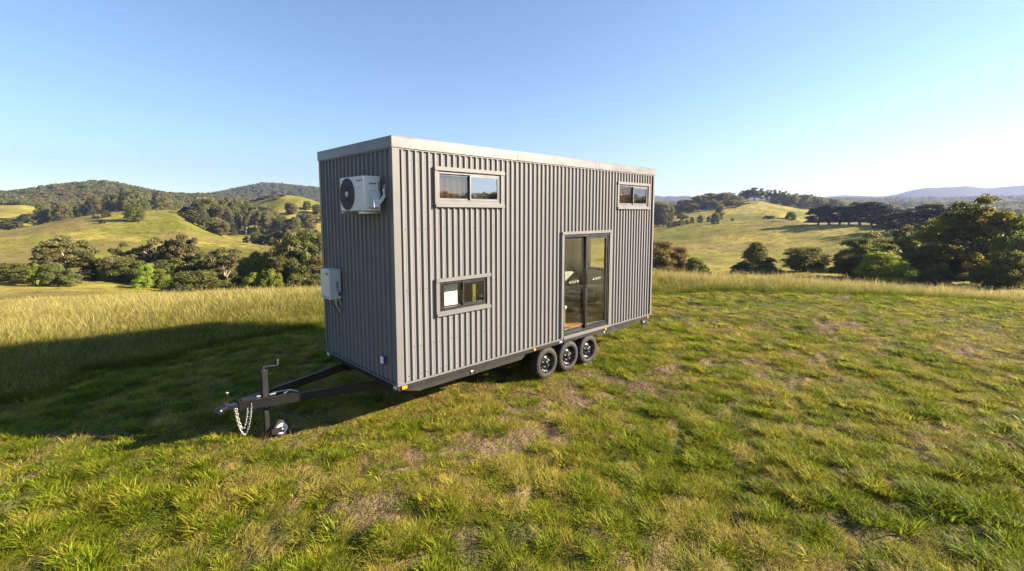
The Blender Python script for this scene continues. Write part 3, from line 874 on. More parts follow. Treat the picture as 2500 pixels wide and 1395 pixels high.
# ------------------------------------------------------------------ trees
def leaf_quads(rng, centres, radii, counts, size, flat=0.7, shell=0.55, droop=0.2):
    """leaf sprays spread through each foliage clump"""
    V, bv = [], []
    for c, rad, n in zip(centres, radii, counts):
        d = rng.normal(size=(n, 3)); d /= np.linalg.norm(d, axis=1)[:, None] + 1e-9
        d[:, 2] = np.where(d[:, 2] < -0.25, -d[:, 2] * 0.6, d[:, 2])
        rr = shell + (1 - shell) * rng.uniform(size=n) ** 0.6
        rr *= rng.uniform(0.82, 1.12, n)
        p = np.asarray(c)[None] + d * rr[:, None] * np.array([rad, rad, rad * flat])[None]
        nrm = d * 0.8 + rng.normal(size=(n, 3)) * 0.55 + np.array([0, 0, 0.25 - droop])
        nrm /= np.linalg.norm(nrm, axis=1)[:, None] + 1e-9
        t = np.cross(nrm, rng.normal(size=(n, 3))); t /= np.linalg.norm(t, axis=1)[:, None] + 1e-9
        b = np.cross(nrm, t)
        s = size * rng.uniform(0.6, 1.35, n)[:, None]
        q = np.stack([p - t * s * 0.5, p + b * s * 0.33, p + t * s * 0.5, p - b * s * 0.33], 1)
        V.append(q.reshape(-1, 3))
        val = np.clip(rng.normal(0.5, 0.22) + rng.normal(0, 0.15, n), 0, 1)
        bv.append(np.repeat(val, 4))
    V = np.concatenate(V); bv = np.concatenate(bv)
    return V, np.arange(len(V)).reshape(-1, 4), bv


def limb(mb, a, b, r0, r1, rng, n=5, sag=0.1):
    a, b = np.asarray(a, float), np.asarray(b, float)
    pts, rads = [], []
    off = rng.normal(0, 1, 3) * np.linalg.norm(b - a) * sag * 0.5
    for k in range(n + 1):
        f = k / n
        pts.append(tuple(a + (b - a) * f + off * math.sin(math.pi * f))); rads.append(r0 + (r1 - r0) * f)
    mb.tube(pts, rads, 7, False)
    return [np.array(p) for p in pts]


def tree_data(kind, seed, leaves=5200, leaf=0.34):
    """a tree 10 m tall: returns trunk mesh builder and crown arrays"""
    rng = np.random.default_rng(seed)
    mb = MB(); C, Rd = [], []
    if kind == 'gum':                       # bare forking limbs under a domed, broken crown
        fork = np.array([rng.normal(0, .2), rng.normal(0, .2), 2.3 + rng.uniform(-.3, .4)])
        limb(mb, (0, 0, -0.4), fork, 0.27, 0.19, rng, 5, 0.05)
        nl = 7
        for i in range(nl):
            a = 2 * math.pi * i / nl + rng.normal(0, .3); reach = rng.uniform(1.5, 3.6)
            tip = fork + np.array([math.cos(a) * reach, math.sin(a) * reach, rng.uniform(3.0, 6.2) - .35 * reach])
            pts = limb(mb, fork - np.array([0, 0, rng.uniform(0, 1)]), tip, 0.13, 0.045, rng, 6, 0.16)
            for j in (3, 4, 5, 6):
                for _ in range(2):
                    a2 = rng.uniform(0, 6.28); o = np.array([math.cos(a2), math.sin(a2), rng.uniform(-.1, .7)]) * rng.uniform(.5, 1.6)
                    e = pts[j] + o
                    limb(mb, pts[j], e, 0.04, 0.018, rng, 3, 0.1)
                    C.append(e + np.array([0, 0, .2])); Rd.append(rng.uniform(.65, 1.2))
        for i in range(7):                  # lower skirts of foliage on some sides
            a = rng.uniform(0, 6.28); rr = rng.uniform(1.2, 3.4)
            C.append(np.array([math.cos(a) * rr, math.sin(a) * rr, rng.uniform(1.2, 3.6)])); Rd.append(rng.uniform(.6, 1.1))
        C.append(fork + np.array([0, 0, 6.2])); Rd.append(1.4)
        flat, shell = 0.95, 0.42
    elif kind == 'tall':                    # heavy trunk, towering uneven crown in separate lobes
        fork = np.array([0.1, -0.1, 3.0])
        limb(mb, (0, 0, -0.4), fork, 0.27, 0.20, rng, 6, 0.03)
        for i in range(10):
            a = 2 * math.pi * i / 10 + rng.normal(0, .25); reach = rng.uniform(.8, 4.0)
            tip = fork + np.array([math.cos(a) * reach, math.sin(a) * reach, rng.uniform(3.6, 6.6) - .55 * reach])
            pts = limb(mb, fork + np.array([0, 0, rng.uniform(-1.2, .6)]), tip, 0.13, 0.04, rng, 7, 0.12)
            for j in (4, 5, 6, 7):
                for _ in range(3):
                    a2 = rng.uniform(0, 6.28); o = np.array([math.cos(a2), math.sin(a2), rng.uniform(-.2, .7)]) * rng.uniform(.4, 1.3)
                    e = pts[j] + o
                    limb(mb, pts[j], e, 0.035, 0.014, rng, 3, 0.1)
                    C.append(e); Rd.append(rng.uniform(.5, .95))
        for i in range(44):                # side boughs in lobes
            a = rng.uniform(0, 6.28); z = rng.uniform(.9, 6.6); rch = rng.uniform(1.8, 4.5) * (1 - .05 * max(0, z - 4))
            e = np.array([math.cos(a) * rch, math.sin(a) * rch, z + .5])
            limb(mb, (0, 0, z - .3), e, 0.06, 0.018, rng, 4, 0.12)
            C.append(e); Rd.append(rng.uniform(.5, .9))
        flat, shell = 0.95, 0.4
    elif kind == 'round':                   # leafy to the ground, egg-shaped, lumpy
        limb(mb, (0, 0, -0.4), (0, 0, 6.5), 0.26, 0.06, rng, 6, 0.03)
        for i in range(84):
            z = 0.5 + 8.4 * rng.uniform()
            prof = 3.3 * math.sin(math.pi * min(1, (z + 1.4) / 11.6)) ** 0.75
            a = rng.uniform(0, 6.28); rr = prof * math.sqrt(rng.uniform(.35, 1.0)) * rng.uniform(.75, 1.12)
            C.append(np.array([math.cos(a) * rr, math.sin(a) * rr, z])); Rd.append(rng.uniform(.9, 1.6))
            if i % 3 == 0: limb(mb, (0, 0, max(.5, z - 2)), C[-1], 0.07, 0.02, rng, 3, 0.1)
        flat, shell = 1.05, 0.4
    elif kind == 'cone':                    # broad based and pointed
        limb(mb, (0, 0, -0.4), (0, 0, 9), 0.26, 0.04, rng, 6, 0.02)
        for i in range(96):
            f = rng.uniform(); z = 0.4 + 8.8 * f ** 1.1
            prof = 3.1 * (1 - f) ** 0.75 + 0.2
            a = rng.uniform(0, 6.28); rr = prof * math.sqrt(rng.uniform(.3, 1.0))
            C.append(np.array([math.cos(a) * rr, math.sin(a) * rr, z])); Rd.append(rng.uniform(.75, 1.4) * (1.1 - .45 * f))
            if i % 3 == 0: limb(mb, (0, 0, max(.6, z - 1)), C[-1], 0.06, 0.02, rng, 3, 0.08)
        flat, shell = 1.05, 0.4
    elif kind == 'cypress':                 # shelf-like dark boughs on bare legs
        limb(mb, (0, 0, -0.4), (0.2, 0, 8.5), 0.36, 0.08, rng, 6, 0.04)
        for i in range(52):
            f = rng.uniform(); z = 0.9 + 8.4 * f
            prof = 4.0 * (1 - 0.66 * f ** 1.5) * (0.72 + .28 * min(1, f * 4))
            a = rng.uniform(0, 6.28); rr = prof * math.sqrt(rng.uniform(.12, 1.0))
            c = np.array([math.cos(a) * rr, math.sin(a) * rr, z + .1 * rr])
            C.append(c); Rd.append(rng.uniform(.9, 1.6))
            limb(mb, (0.05, 0, max(1.4, z - 1.2)), c, 0.09, 0.03, rng, 3, 0.08)
        flat, shell = 0.58, 0.45
    else:                                   # bush
        for i in range(5): limb(mb, (rng.normal(0, .3), rng.normal(0, .3), -0.4), (rng.normal(0, 2), rng.normal(0, 2), 6), 0.16, 0.04, rng, 4, 0.1)
        for i in range(34):
            th = math.acos(rng.uniform(-.15, 1)); a = rng.uniform(0, 6.28); rr = rng.uniform(.62, .95)
            C.append(np.array([math.sin(th) * math.cos(a) * 4.6 * rr, math.sin(th) * math.sin(a) * 4.6 * rr, 1.3 + math.cos(th) * 7.0 * rr])); Rd.append(rng.uniform(1.1, 1.9))
        flat, shell = 0.85, 0.5
    Rd = np.array(Rd)
    cnt = np.maximum(20, (2.0 * leaves * Rd ** 2 / (Rd ** 2).sum()).astype(int))
    V, Q, bv = leaf_quads(rng, C, Rd, cnt, leaf, flat, shell)
    top = V[:, 2].max(); k = 10.0 / top
    V = V * k
    mb.v = [tuple(np.array(p) * k) for p in mb.v]
    wid = np.percentile(np.hypot(V[:, 0], V[:, 1]), 93)
    return mb, V, Q, bv, wid


PROTO = {}


def tree_proto(key, kind, seed, leafmat, barkmat, leaves=5200, leaf=0.34):
    mb, V, Q, bv, wid = tree_data(kind, seed, leaves, leaf)
    tm = bpy.data.meshes.new(key + '_trunk')
    tm.from_pydata(mb.v, [], mb.f)
    tm.polygons.foreach_set('use_smooth', [True] * len(mb.f))
    tm.materials.append(barkmat)
    cm = mesh_from(key + '_crown', V, Q, leafmat, bv)
    PROTO.setdefault(key, []).append((tm, cm, wid))


for k in range(3): tree_proto('gum', 'gum', 100 + k, M['leaf_gum'], M['bark_pale'], 6500, 0.36)
tree_proto('gum_dark', 'gum', 110, M['leaf_olive'], M['bark_pale'], 6500, 0.36)
tree_proto('gum_dark', 'gum', 111, M['leaf_olive'], M['bark_pale'], 6500, 0.36)
tree_proto('tall', 'tall', 120, M['leaf_gold'], M['bark_dark'], 17000, 0.24)
for k in range(2): tree_proto('round', 'round', 130 + k, M['leaf_olive'], M['bark_dark'], 6500, 0.38)
for k in range(2): tree_proto('round_gum', 'round', 135 + k, M['leaf_gum'], M['bark_dark'], 6500, 0.38)
tree_proto('bright', 'round', 140, M['leaf_bright'], M['bark_dark'], 7000, 0.34)
tree_proto('rust', 'round', 145, M['leaf_rust'], M['bark_dark'], 8000, 0.34)
tree_proto('cone', 'cone', 150, M['leaf_olive'], M['bark_dark'], 8000, 0.34)
tree_proto('cone_dark', 'cone', 151, M['leaf_dark'], M['bark_dark'], 6500, 0.38)
for k in range(2): tree_proto('cypress', 'cypress', 160 + k, M['leaf_dark'], M['bark_dark'], 6500, 0.40)
tree_proto('bush', 'bush', 170, M['leaf_olive'], M['bark_dark'], 5000, 0.50)
tree_proto('bush_dark', 'bush', 171, M['leaf_dark'], M['bark_dark'], 5000, 0.50)
tree_proto('bush_bright', 'bush', 172, M['leaf_bright'], M['bark_dark'], 5000, 0.50)

CATS = {'gum': ('gum_tree', 'gum tree'), 'gum_dark': ('gum_tree', 'gum tree'), 'tall': ('gum_tree', 'gum tree'), 'round': ('leafy_tree', 'tree'), 'round_gum': ('leafy_tree', 'tree'), 'bright': ('wattle_tree', 'tree'),
        'rust': ('leafy_tree', 'tree'), 'cone': ('leafy_tree', 'tree'), 'cone_dark': ('conifer', 'conifer'), 'cypress': ('cypress_tree', 'conifer'), 'bush': ('bush', 'bush'), 'bush_dark': ('bush', 'bush'), 'bush_bright': ('bush', 'bush')}
_tn = [0]


def walk_to(px, base, r0, r1):
    """distance at which the hillside along a bearing meets a sight line"""
    rr = np.linspace(r0, r1, 300)
    xy = np.array([spot(px, q) for q in rr])
    z = height(xy[:, 0], xy[:, 1])
    s = bearing(px, base)[1]
    ok = np.nonzero((z - CAM[2]) / rr >= s)[0]
    return float(rr[ok[0]]) if len(ok) else float(rr[np.argmax((z - CAM[2]) / rr)])


def plant(key, px, r, ytop, wpx, label, group=None):
    """stand a tree at bearing px and distance r, its top on photo row ytop and its crown wpx wide"""
    i = _tn[0]; _tn[0] += 1
    tm, cm, wid = PROTO[key][i % len(PROTO[key])]
    x, y = spot(px, r)
    z = float(height(x, y)[0])
    _, s = bearing(px, ytop)
    h = max(1.0, CAM[2] + r * s - z)
    depth = r * math.cos(bearing(px, 560)[0])
    w = wpx / FPX * depth / 2
    sz, sx = h / 10.0, w / wid
    nm, cat = CATS[key]
    root = empty(nm, (x, y, z))
    rz = random.uniform(0, 6.28)
    for n_, me in (('trunk', tm), ('crown', cm)):
        o = bpy.data.objects.new(n_, me)
        COL.objects.link(o)
        o.parent = root
        o.rotation_euler = (0, 0, rz)
        k = sx if n_ == 'crown' else sx
        o.scale = (k, k, sz)
    tag(root, label, cat, group)
    return root


def clump(keys, items, label, group):
    for i, (px, r, yt, w) in enumerate(items):
        plant(keys[i % len(keys)], px, r, yt, w, label, group)


G1 = 'trees of the belt below the left hill'
plant('gum', 150, 116, 573, 105, 'large dome-crowned gum tree rising highest at the left end of the belt below the hill', G1)
plant('gum_dark', 200, 113, 612, 70, 'lower spreading gum tree on the right shoulder of the large domed gum', G1)
plant('round', 8, 112, 640, 70, 'olive leafy tree cut by the left edge of the photo, below the hill', G1)
plant('gum', 108, 113, 606, 60, 'small gum tree against the left side of the large domed gum', G1)
plant('round', 45, 106, 652, 60, 'low bushy tree second from the left edge of the belt', G1)
plant('bush_bright', 75, 100, 643, 36, 'bright green bush at the left foot of the domed gum', G1)
plant('round', 118, 99, 640, 50, 'green leafy tree in front of the domed gum trunk', G1)
plant('bush', 158, 98, 655, 52, 'olive bush at the right foot of the domed gum', G1)
plant('bush_dark', 215, 112, 652, 75, 'dark shaded bush in the gap between the domed gum and the next trees', G1)
plant('bush_dark', 255, 114, 658, 55, 'dark low bush beside the shaded gap in the belt', G1)
plant('gum_dark', 298, 114, 588, 50, 'dark narrow-topped gum tree right of the gap in the belt', G1)
plant('gum', 328, 112, 604, 55, 'dull brown-green gum tree behind the young bright trees of the belt', G1)
plant('round_gum', 268, 110, 622, 60, 'grey-green leafy tree on the right edge of the gap in the belt', G1)
plant('bright', 348, 103, 645, 36, 'bright green young tree standing before the pale-limbed gums', G1)
plant('bright', 388, 103, 655, 34, 'slim bright green young tree under the pale-limbed gums', G1)
plant('bush_bright', 335, 99, 674, 40, 'low bright green shrub at the front foot of the young trees', G1)
plant('round', 305, 108, 632, 70, 'shaded leafy tree under the dark narrow-topped gum', G1)
plant('gum', 378, 111, 577, 75, 'umbrella-crowned gum with pale bare limbs, left of a pair', G1)
plant('gum', 440, 109, 567, 72, 'tall umbrella-crowned gum with a pale leaning limb, right of a pair', G1)
plant('round', 410, 106, 630, 70, 'dense leafy tree between and below the two pale-limbed gums', G1)
plant('round', 466, 76, 658, 108, 'big rounded grey-green tree nearest the golden grass, left of the house', G1)
plant('bush_dark', 425, 74, 690, 40, 'small dark bush at the left foot of the big rounded tree', G1)
plant('gum_dark', 487, 106, 612, 70, 'olive gum tree just behind the big rounded tree', G1)
plant('gum', 545, 101, 603, 84, 'wide gum tree with a pale forked trunk, halfway along the belt', G1)
plant('bush', 520, 92, 655, 50, 'shaded bush beneath the pale forked gum', G1)
plant('bush', 568, 88, 660, 40, 'grey bush right of the pale forked trunk', G1)
plant('round', 600, 94, 624, 56, 'dark olive tree next right of the pale forked gum', G1)
plant('round', 632, 92, 610, 60, 'dark upright tree above two bright bushes near the house', G1)
plant('bush_bright', 612, 80, 664, 50, 'yellow-green bush before the dark upright tree, left of two', G1)
plant('bush_bright', 658, 79, 655, 52, 'yellow-green rounded bush near the house, right of two', G1)
plant('gum', 705, 88, 560, 86, 'tall gum tree left of a pair towering beside the house wall', G1)
plant('gum_dark', 752, 86, 556, 90, 'tall gum tree against the house wall, right of a pair', G1)
plant('round', 690, 83, 622, 66, 'dense dark tree at the left foot of the tall gum pair', G1)
plant('round', 735, 80, 640, 66, 'bushy tree between the feet of the tall gum pair', G1)
plant('round_gum', 778, 80, 620, 70, 'bushy tree half hidden by the left wall of the house', G1)
plant('bush', 715, 75, 668, 50, 'low bush in front of the tall gum pair', G1)
plant('bush', 765, 74, 668, 50, 'low bush beside the white water heater box', G1)

G2 = 'lone trees and shrubs on the pale hill'
plant('round', 331, walk_to(331, 542, 200, 360), 497, 40, 'lone round tree with a long shadow on the pale hill', G2)
plant('bush', 263, walk_to(263, 532, 200, 360), 514, 18, 'small top-heavy tree left of the lone round tree on the hill', G2)
plant('bush', 232, walk_to(232, 535, 200, 350), 522, 8, 'thin upright shrub leftmost on the pale hill crest', G2)
plant('bush_dark', 241, walk_to(241, 535, 200, 350), 527, 9, 'tiny round shrub beside the thin upright shrub', G2)
plant('bush_dark', 251, walk_to(251, 546, 200, 350), 535, 13, 'round dark shrub in the shadow strip of the lone tree', G2)

G3 = 'dense grove on the shoulder of the pale hill'
clump(['cone_dark', 'gum_dark', 'round_gum'], [(456, 322, 505, 40), (470, 312, 512, 38), (500, 330, 478, 44), (482, 318, 490, 40), (522, 326, 482, 48), (545, 322, 500, 42), (470, 300, 530, 40), (497, 296, 528, 44), (527, 298, 530, 40), (556, 310, 515, 36), (447, 326, 520, 26), (541, 292, 538, 34)],
      'one of the dark trees packed in the grove on the shoulder of the hill', G3)
clump(['gum', 'round_gum', 'round', 'gum_dark'], [(560, 400, 478, 40), (585, 400, 484, 36), (605, 395, 492, 34), (622, 390, 502, 34), (640, 388, 500, 36), (660, 385, 502, 38), (572, 380, 498, 36), (600, 372, 508, 34), (632, 372, 514, 30), (655, 372, 514, 34), (678, 378, 520, 28)],
      'one of the trees in the strip running right from the hill grove', G3 + ' to the right')
clump(['round', 'round_gum'], [(690, 368, 526, 26), (705, 366, 532, 24), (722, 364, 528, 24), (758, 372, 520, 26)], 'one of the low trees strung under the second hillside', 'low trees under the second hill')
plant('round_gum', 742, walk_to(742, 556, 330, 480), 520, 34, 'rounded tree standing highest in the low string under the second hillside', 'low trees under the second hill')
plant('bush_dark', 600, 268, 576, 15, 'small round dark bush alone at the left of the hedge of trees', 'hedge of trees behind the ridge')
clump(['round', 'bush_dark', 'round_gum'], [(626, 262, 566, 30), (645, 258, 572, 28), (662, 256, 570, 30), (680, 252, 562, 34), (700, 248, 556, 40), (722, 246, 558, 36), (745, 246, 560, 36), (770, 246, 560, 40)],
      'one of the dark hedge trees along the ridge left of the house wall', 'hedge of trees behind the ridge')
G4 = 'trees on the bare second hilltop'
plant('round_gum', 692, 486, 475, 20, 'round tree at the very top of the bare grassy hill', G4)
plant('bush', 676, 480, 485, 22, 'low bushy tree just left of the bare hilltop', G4)
clump(['round_gum'], [(706, 432, 493, 14), (719, 430, 494, 18)], 'one of two small trees close together below the bare hilltop', G4)
clump(['round'], [(752, 440, 490, 18), (776, 430, 498, 24)], 'one of two trees on the right flank of the bare hilltop', G4)
plant('round_gum', 779, 405, 522, 20, 'small tree touching the house wall under the bare hilltop', G4)
clump(['round_gum', 'gum', 'round'], [(640, 520, 483, 20), (655, 515, 478, 22), (668, 505, 478, 18), (625, 525, 488, 20), (608, 530, 492, 22), (592, 545, 494, 22)], 'one of the trees lining the left flank of the bare hilltop', 'trees left of the bare hilltop')

G5 = 'belt of trees behind the pale hill crest'
items = []
for k in range(27):
    px = -6 + k * 16.3
    crest = np.interp(px, [0, 100, 200, 300, 400, 440], [566, 549, 531, 517, 511, 514])
    rr = 500 + 35 * math.sin(k * 1.7)
    top = crest - np.interp(px, [0, 90, 110, 250, 350, 440], [26, 28, 46, 44, 46, 36]) + random.uniform(-9, 9)
    items.append((px, rr, top, random.uniform(24, 38)))
clump(['round_gum', 'gum_dark', 'round', 'gum', 'cone_dark'], items, 'one of the trees in the belt showing over the pale hill crest', G5)

# right of the house
G6 = 'trees along the gully right of the house'
plant('rust', 1610, 68, 584, 84, 'rusty-leaved tree touching the right edge of the house', G6)
plant('rust', 1652, 70, 600, 66, 'rusty-leaved tree leaning right beside its taller rusty neighbour', G6)
plant('bush', 1600, 62, 655, 40, 'low green bush at the foot of the house corner and rusty tree', G6)
plant('round', 1702, 66, 627, 46, 'small dark rounded tree right of the rusty pair', G6)
plant('bush', 1727, 66, 652, 26, 'knee-high shrub against the right side of the small dark tree', G6)
plant('cone', 1850, 72, 590, 84, 'broad cone-shaped tree alone in the middle of the right slope', G6)
plant('bush_dark', 1816, 71, 640, 48, 'dark bush at the left foot of the cone-shaped tree', G6)
plant('bush', 1886, 72, 648, 28, 'small bush at the right foot of the cone-shaped tree', G6)
plant('round', 1970, 74, 602, 92, 'broad round open-crowned tree right of the cone-shaped tree', G6)
plant('bush', 2045, 72, 657, 26, 'lone small shrub between the round tree and the right-hand grove', G6)
G7 = 'grove on the right'
plant('tall', 2385, 64, 474, 208, 'huge gum tree with gold-lit crown and thick trunk, tallest on the right', G7)
plant('gum_dark', 2130, 66, 563, 110, 'dark spreading tree at the left end of the right-hand grove', G7)
plant('round', 2095, 62, 620, 74, 'dark rounded tree low at the left end of the right-hand grove', G7)
plant('bright', 2170, 54, 611, 100, 'vivid yellow-green tree in front of the right-hand grove', G7)
plant('gum', 2212, 80, 547, 84, 'pale-topped gum behind the vivid yellow-green tree', G7)
plant('gum_dark', 2250, 78, 556, 76, 'grey gum between the pale-topped gum and the huge gum', G7)
plant('round', 2240, 62, 615, 80, 'dark leafy tree right of the vivid yellow-green tree', G7)
plant('round', 2295, 66, 590, 90, 'dark leafy tree left of the huge gum trunk', G7)
plant('bush', 2300, 56, 640, 60, 'shaded bush at the left foot of the huge gum', G7)
plant('round_gum', 2345, 72, 600, 90, 'shaded leafy tree just behind the huge gum trunk', G7)
plant('round', 2430, 66, 590, 100, 'leafy tree right of the huge gum trunk', G7)
plant('bush', 2425, 54, 648, 60, 'low bush at the right foot of the huge gum', G7)
plant('gum_dark', 2490, 60, 520, 110, 'dark tree cut by the right edge of the photo', G7)
plant('round', 2475, 52, 610, 80, 'bushy dark tree low at the right edge of the photo', G7)
plant('round', 2540, 56, 560, 120, 'dark leafy tree entering from beyond the right edge', G7)
clump(['round', 'round_gum'], [(2085, 76, 600, 70), (2140, 82, 580, 84), (2190, 86, 575, 84), (2255, 84, 575, 90), (2310, 82, 560, 90), (2355, 86, 560, 96), (2410, 84, 560, 100), (2460, 80, 550, 100), (2500, 72, 560, 90)],
      'one of the shaded trees crowded behind the front trees of the right-hand grove', G7 + ', back rank')
G8 = 'row of dark pines on the right hill'
clump(['cypress'], [(1996, 214, 506, 56), (2022, 212, 499, 60), (2048, 210, 502, 54), (2072, 208, 503, 50), (2098, 206, 493, 58), (2126, 205, 491, 62), (2152, 204, 499, 54), (2176, 203, 508, 46), (2204, 200, 514, 46), (2230, 199, 508, 50), (2256, 198, 498, 54), (2280, 197, 497, 54), (2310, 196, 505, 50)],
      'one of the dark cypresses in the row shading the right hill', G8)
clump(['cypress'], [(2165, 178, 522, 50), (2195, 172, 516, 54), (2228, 166, 512, 56), (2262, 160, 508, 58), (2300, 156, 506, 60), (2335, 152, 504, 60)],
      'one of the second rank of dark cypresses half hidden behind the right-hand grove', 'second rank of cypresses')
G9 = 'scattered shrubs on the right slopes'
plant('round', 1930, walk_to(1930, 540, 150, 320), 515, 22, 'lone dark round tree below the right ridge, left of the cypress row', G9)
plant('bush_dark', 1918, walk_to(1918, 535, 150, 320), 525, 7, 'tiny bush touching the left of the lone dark round tree', G9)
clump(['bush_dark'], [(1870, 310, 526, 16), (1882, 308, 526, 18)], 'one of two low dark bushes left of the lone dark round tree', G9)
clump(['bush_dark'], [(1899, 306, 533, 9), (1909, 306, 534, 8)], 'one of two tiny bushes just left of the lone dark round tree', G9)
plant('bush_dark', 1743, walk_to(1743, 547, 150, 300), 534, 20, 'dome-shaped dark bush alone on the pale middle slope', G9)
plant('bush', 1788, walk_to(1788, 540, 150, 310), 532, 10, 'reddish low shrub right of the dome-shaped bush', G9)
plant('gum', 1666, 318, 517, 27, 'pale grey-green tree alone on the left of the right slope', G9)
clump(['bush'], [(1635, 306, 541, 14), (1648, 308, 539, 18), (1662, 310, 536, 20), (1676, 314, 536, 16)], 'one of the bushes in a line below the pale grey-green tree', G9)
plant('bush_dark', 1689, 330, 529, 10, 'small bush just right of the pale grey-green tree', G9)
plant('bush_dark', 1708, 335, 525, 15, 'dark bush farther right of the pale grey-green tree', G9)
plant('bush_dark', 1729, 338, 528, 12, 'small dark bush under the shaded ridge', G9)
plant('round', 1746, 345, 518, 20, 'dark tree under the shaded ridge beside a taller one', G9)
plant('round_gum', 1756, 350, 499, 20, 'taller grey tree standing alone in the ridge shadow', G9)
clump(['round_gum', 'round'], [(1590, 352, 490, 30), (1604, 350, 491, 28), (1620, 348, 494, 28), (1634, 350, 500, 22)], 'one of the trees bunched on the slope just right of the house roofline', 'trees bunched right of the house')
G10 = 'woodland along the right ridge'
items = []
for k, px in enumerate(range(1644, 1812, 11)):
    top = np.interp(px, [1640, 1680, 1700, 1720, 1740, 1780, 1812], [502, 484, 479, 471, 470, 473, 478]) + random.uniform(-4, 4)
    items.append((px, 470 + 18 * math.sin(k * 2.1), top, random.uniform(24, 32)))
    items.append((px + 5, 440 + 14 * math.sin(k * 1.3), top + 16 + random.uniform(-3, 3), random.uniform(22, 30)))
clump(['gum', 'round_gum', 'gum_dark'], items, 'one of the trees massed on the ridge left of the bare hilltop', G10)
plant('gum_dark', 1838, 476, 457, 44, 'widest dark gum crowning the ridge where the grass reaches the skyline', G10)
clump(['gum_dark', 'gum'], [(1808, 476, 465, 22), (1822, 478, 462, 24), (1855, 482, 459, 26), (1872, 486, 463, 20), (1886, 488, 462, 20), (1900, 488, 464, 20), (1914, 490, 466, 22)],
      'one of the open skyline gums in the row along the right ridge', G10 + ' skyline')
items = []
for k, px in enumerate(range(1892, 2052, 12)):
    top = np.interp(px, [1890, 1930, 1960, 2000, 2050], [484, 471, 476, 480, 490]) + random.uniform(-4, 4)
    items.append((px, 500 + 16 * math.sin(k * 1.9), top, random.uniform(22, 32)))
clump(['round_gum', 'gum_dark', 'round'], items, 'one of the trees in the woodland right of the bare ridge top', G10 + ' to the right')

# woods: closed canopy on the far ridges, nobody could count it
def make_woods():
    rng = np.random.default_rng(5)
    cw = bpy.data.collections.new('wood_trees')
    for k, (kd, lm) in enumerate((('bush', 'leaf_gum'), ('bush', 'leaf_olive'), ('gum', 'leaf_gum'), ('round', 'leaf_olive'))):
        mb, V, Q, bv, wid = tree_data(kd, 300 + k, 900, 0.95)
        me = mesh_from('wood_%d' % k, V / 10, Q, M[lm], bv)
        cw.objects.link(bpy.data.objects.new('wood_%d' % k, me))
    X, Y, Rr = [], [], []
    for (n, r0, r1, a0, a1) in ((9000, 660, 1130, -50, 0), (6000, 1180, 1800, -50, 0), (3500, 600, 1060, 10, 50), (3000, 1150, 1800, 10, 50), (1500, 150, 300, 47.5, 125), (1800, 300, 950, 47.5, 125)):
        x, y, r = sector(n, r0, r1, a0, a1, rng)
        X.append(x); Y.append(y); Rr.append(r)
    x, y, r = map(np.concatenate, (X, Y, Rr))
    keep = forest_mask(x, y) > rng.uniform(0.3, 0.7, len(x))
    x, y, r = x[keep], y[keep], r[keep]
    n = len(x)
    h = rng.uniform(7, 12.5, n) * np.where(r > 1150, 1.15, 1.0)
    w = h * rng.uniform(0.8, 1.25, n)
    scatter('woods', cw, np.stack([x, y, height(x, y) - 0.6], 1), np.stack([np.zeros(n), np.zeros(n), rng.uniform(0, 6.28, n)], 1), np.stack([w, w, h], 1), rng.integers(0, 4, n), np.full(n, .5), np.ones(n),
            'closed eucalypt forest covering the far ridges behind the paddocks', 'forest')


make_woods()

# ------------------------------------------------------------------ the house on wheels
LX, WY, ZT, ZF, ZC, ZR = 6.93, 2.40, 4.19, 4.045, 0.735, 0.635
house = empty('tiny_house', (LX / 2, WY / 2, 0.0))
tag(house, 'grey corrugated steel tiny house on a triple-axle black trailer', 'tiny house')

WIN = {'a': (0.662, 2.031, 3.254, 3.831), 'b': (5.388, 6.72, 3.254, 3.831), 'c': (0.658, 1.717, 1.619, 2.179), 'd': (3.555, 5.19, 0.735, 2.80)}
FL = 0.058                                     # width of the flashing round each opening
HOLES = [(a + FL * .5, b - FL * .5, c + FL * .5, d - FL * .5) for (a, b, c, d) in WIN.values()]
HOLES[3] = (3.555 + FL * .5, 5.19 - FL * .5, 0.60, 2.80 - FL * .5)
PAN, CREST = 0.012, -0.014


def cladding(L0, L1, z0, z1, pitch, fn, holes, start=0.05):
    mb = MB()
    prof = [(L0, PAN)]
    u = L0 + start
    while u + 0.06 < L1:
        prof += [(u, PAN), (u + 0.009, CREST), (u + 0.037, CREST), (u + 0.046, PAN)]
        m = u + 0.046 + (pitch - 0.046) * 0.5      # small stiffening swage in the pan
        if m + 0.008 < L1: prof += [(m - 0.007, PAN), (m - 0.003, PAN - 0.003), (m + 0.003, PAN - 0.003), (m + 0.007, PAN)]
        u += pitch
    prof.append((L1, PAN))
    for (a, ya), (b, yb) in zip(prof[:-1], prof[1:]):
        mid = (a + b) / 2
        cuts = sorted((h[2], h[3]) for h in holes if h[0] < mid < h[1])
        zz = z0
        spans = []
        for c in cuts:
            if c[0] > zz: spans.append((zz, c[0]))
            zz = max(zz, c[1])
        if zz < z1: spans.append((zz, z1))
        for (s0, s1) in spans:
            mb.add([fn(a, ya, s0), fn(b, yb, s0), fn(b, yb, s1), fn(a, ya, s1)], [(0, 1, 2, 3)])
    return mb


def screws(mb, us, zs, fn, rad=0.0075):
    for u in us:
        for z in zs:
            vs = [fn(u, PAN - 0.006, z)] + [fn(u + rad * math.cos(k * math.pi / 3), PAN - 0.0045, z + rad * math.sin(k * math.pi / 3)) for k in range(6)]
            vs += [fn(u + rad * math.cos(k * math.pi / 3), PAN, z + rad * math.sin(k * math.pi / 3)) for k in range(6)]
            mb.add(vs, [(0, 1 + k, 1 + (k + 1) % 6) for k in range(6)] + [(1 + k, 7 + k, 7 + (k + 1) % 6, 1 + (k + 1) % 6) for k in range(6)])


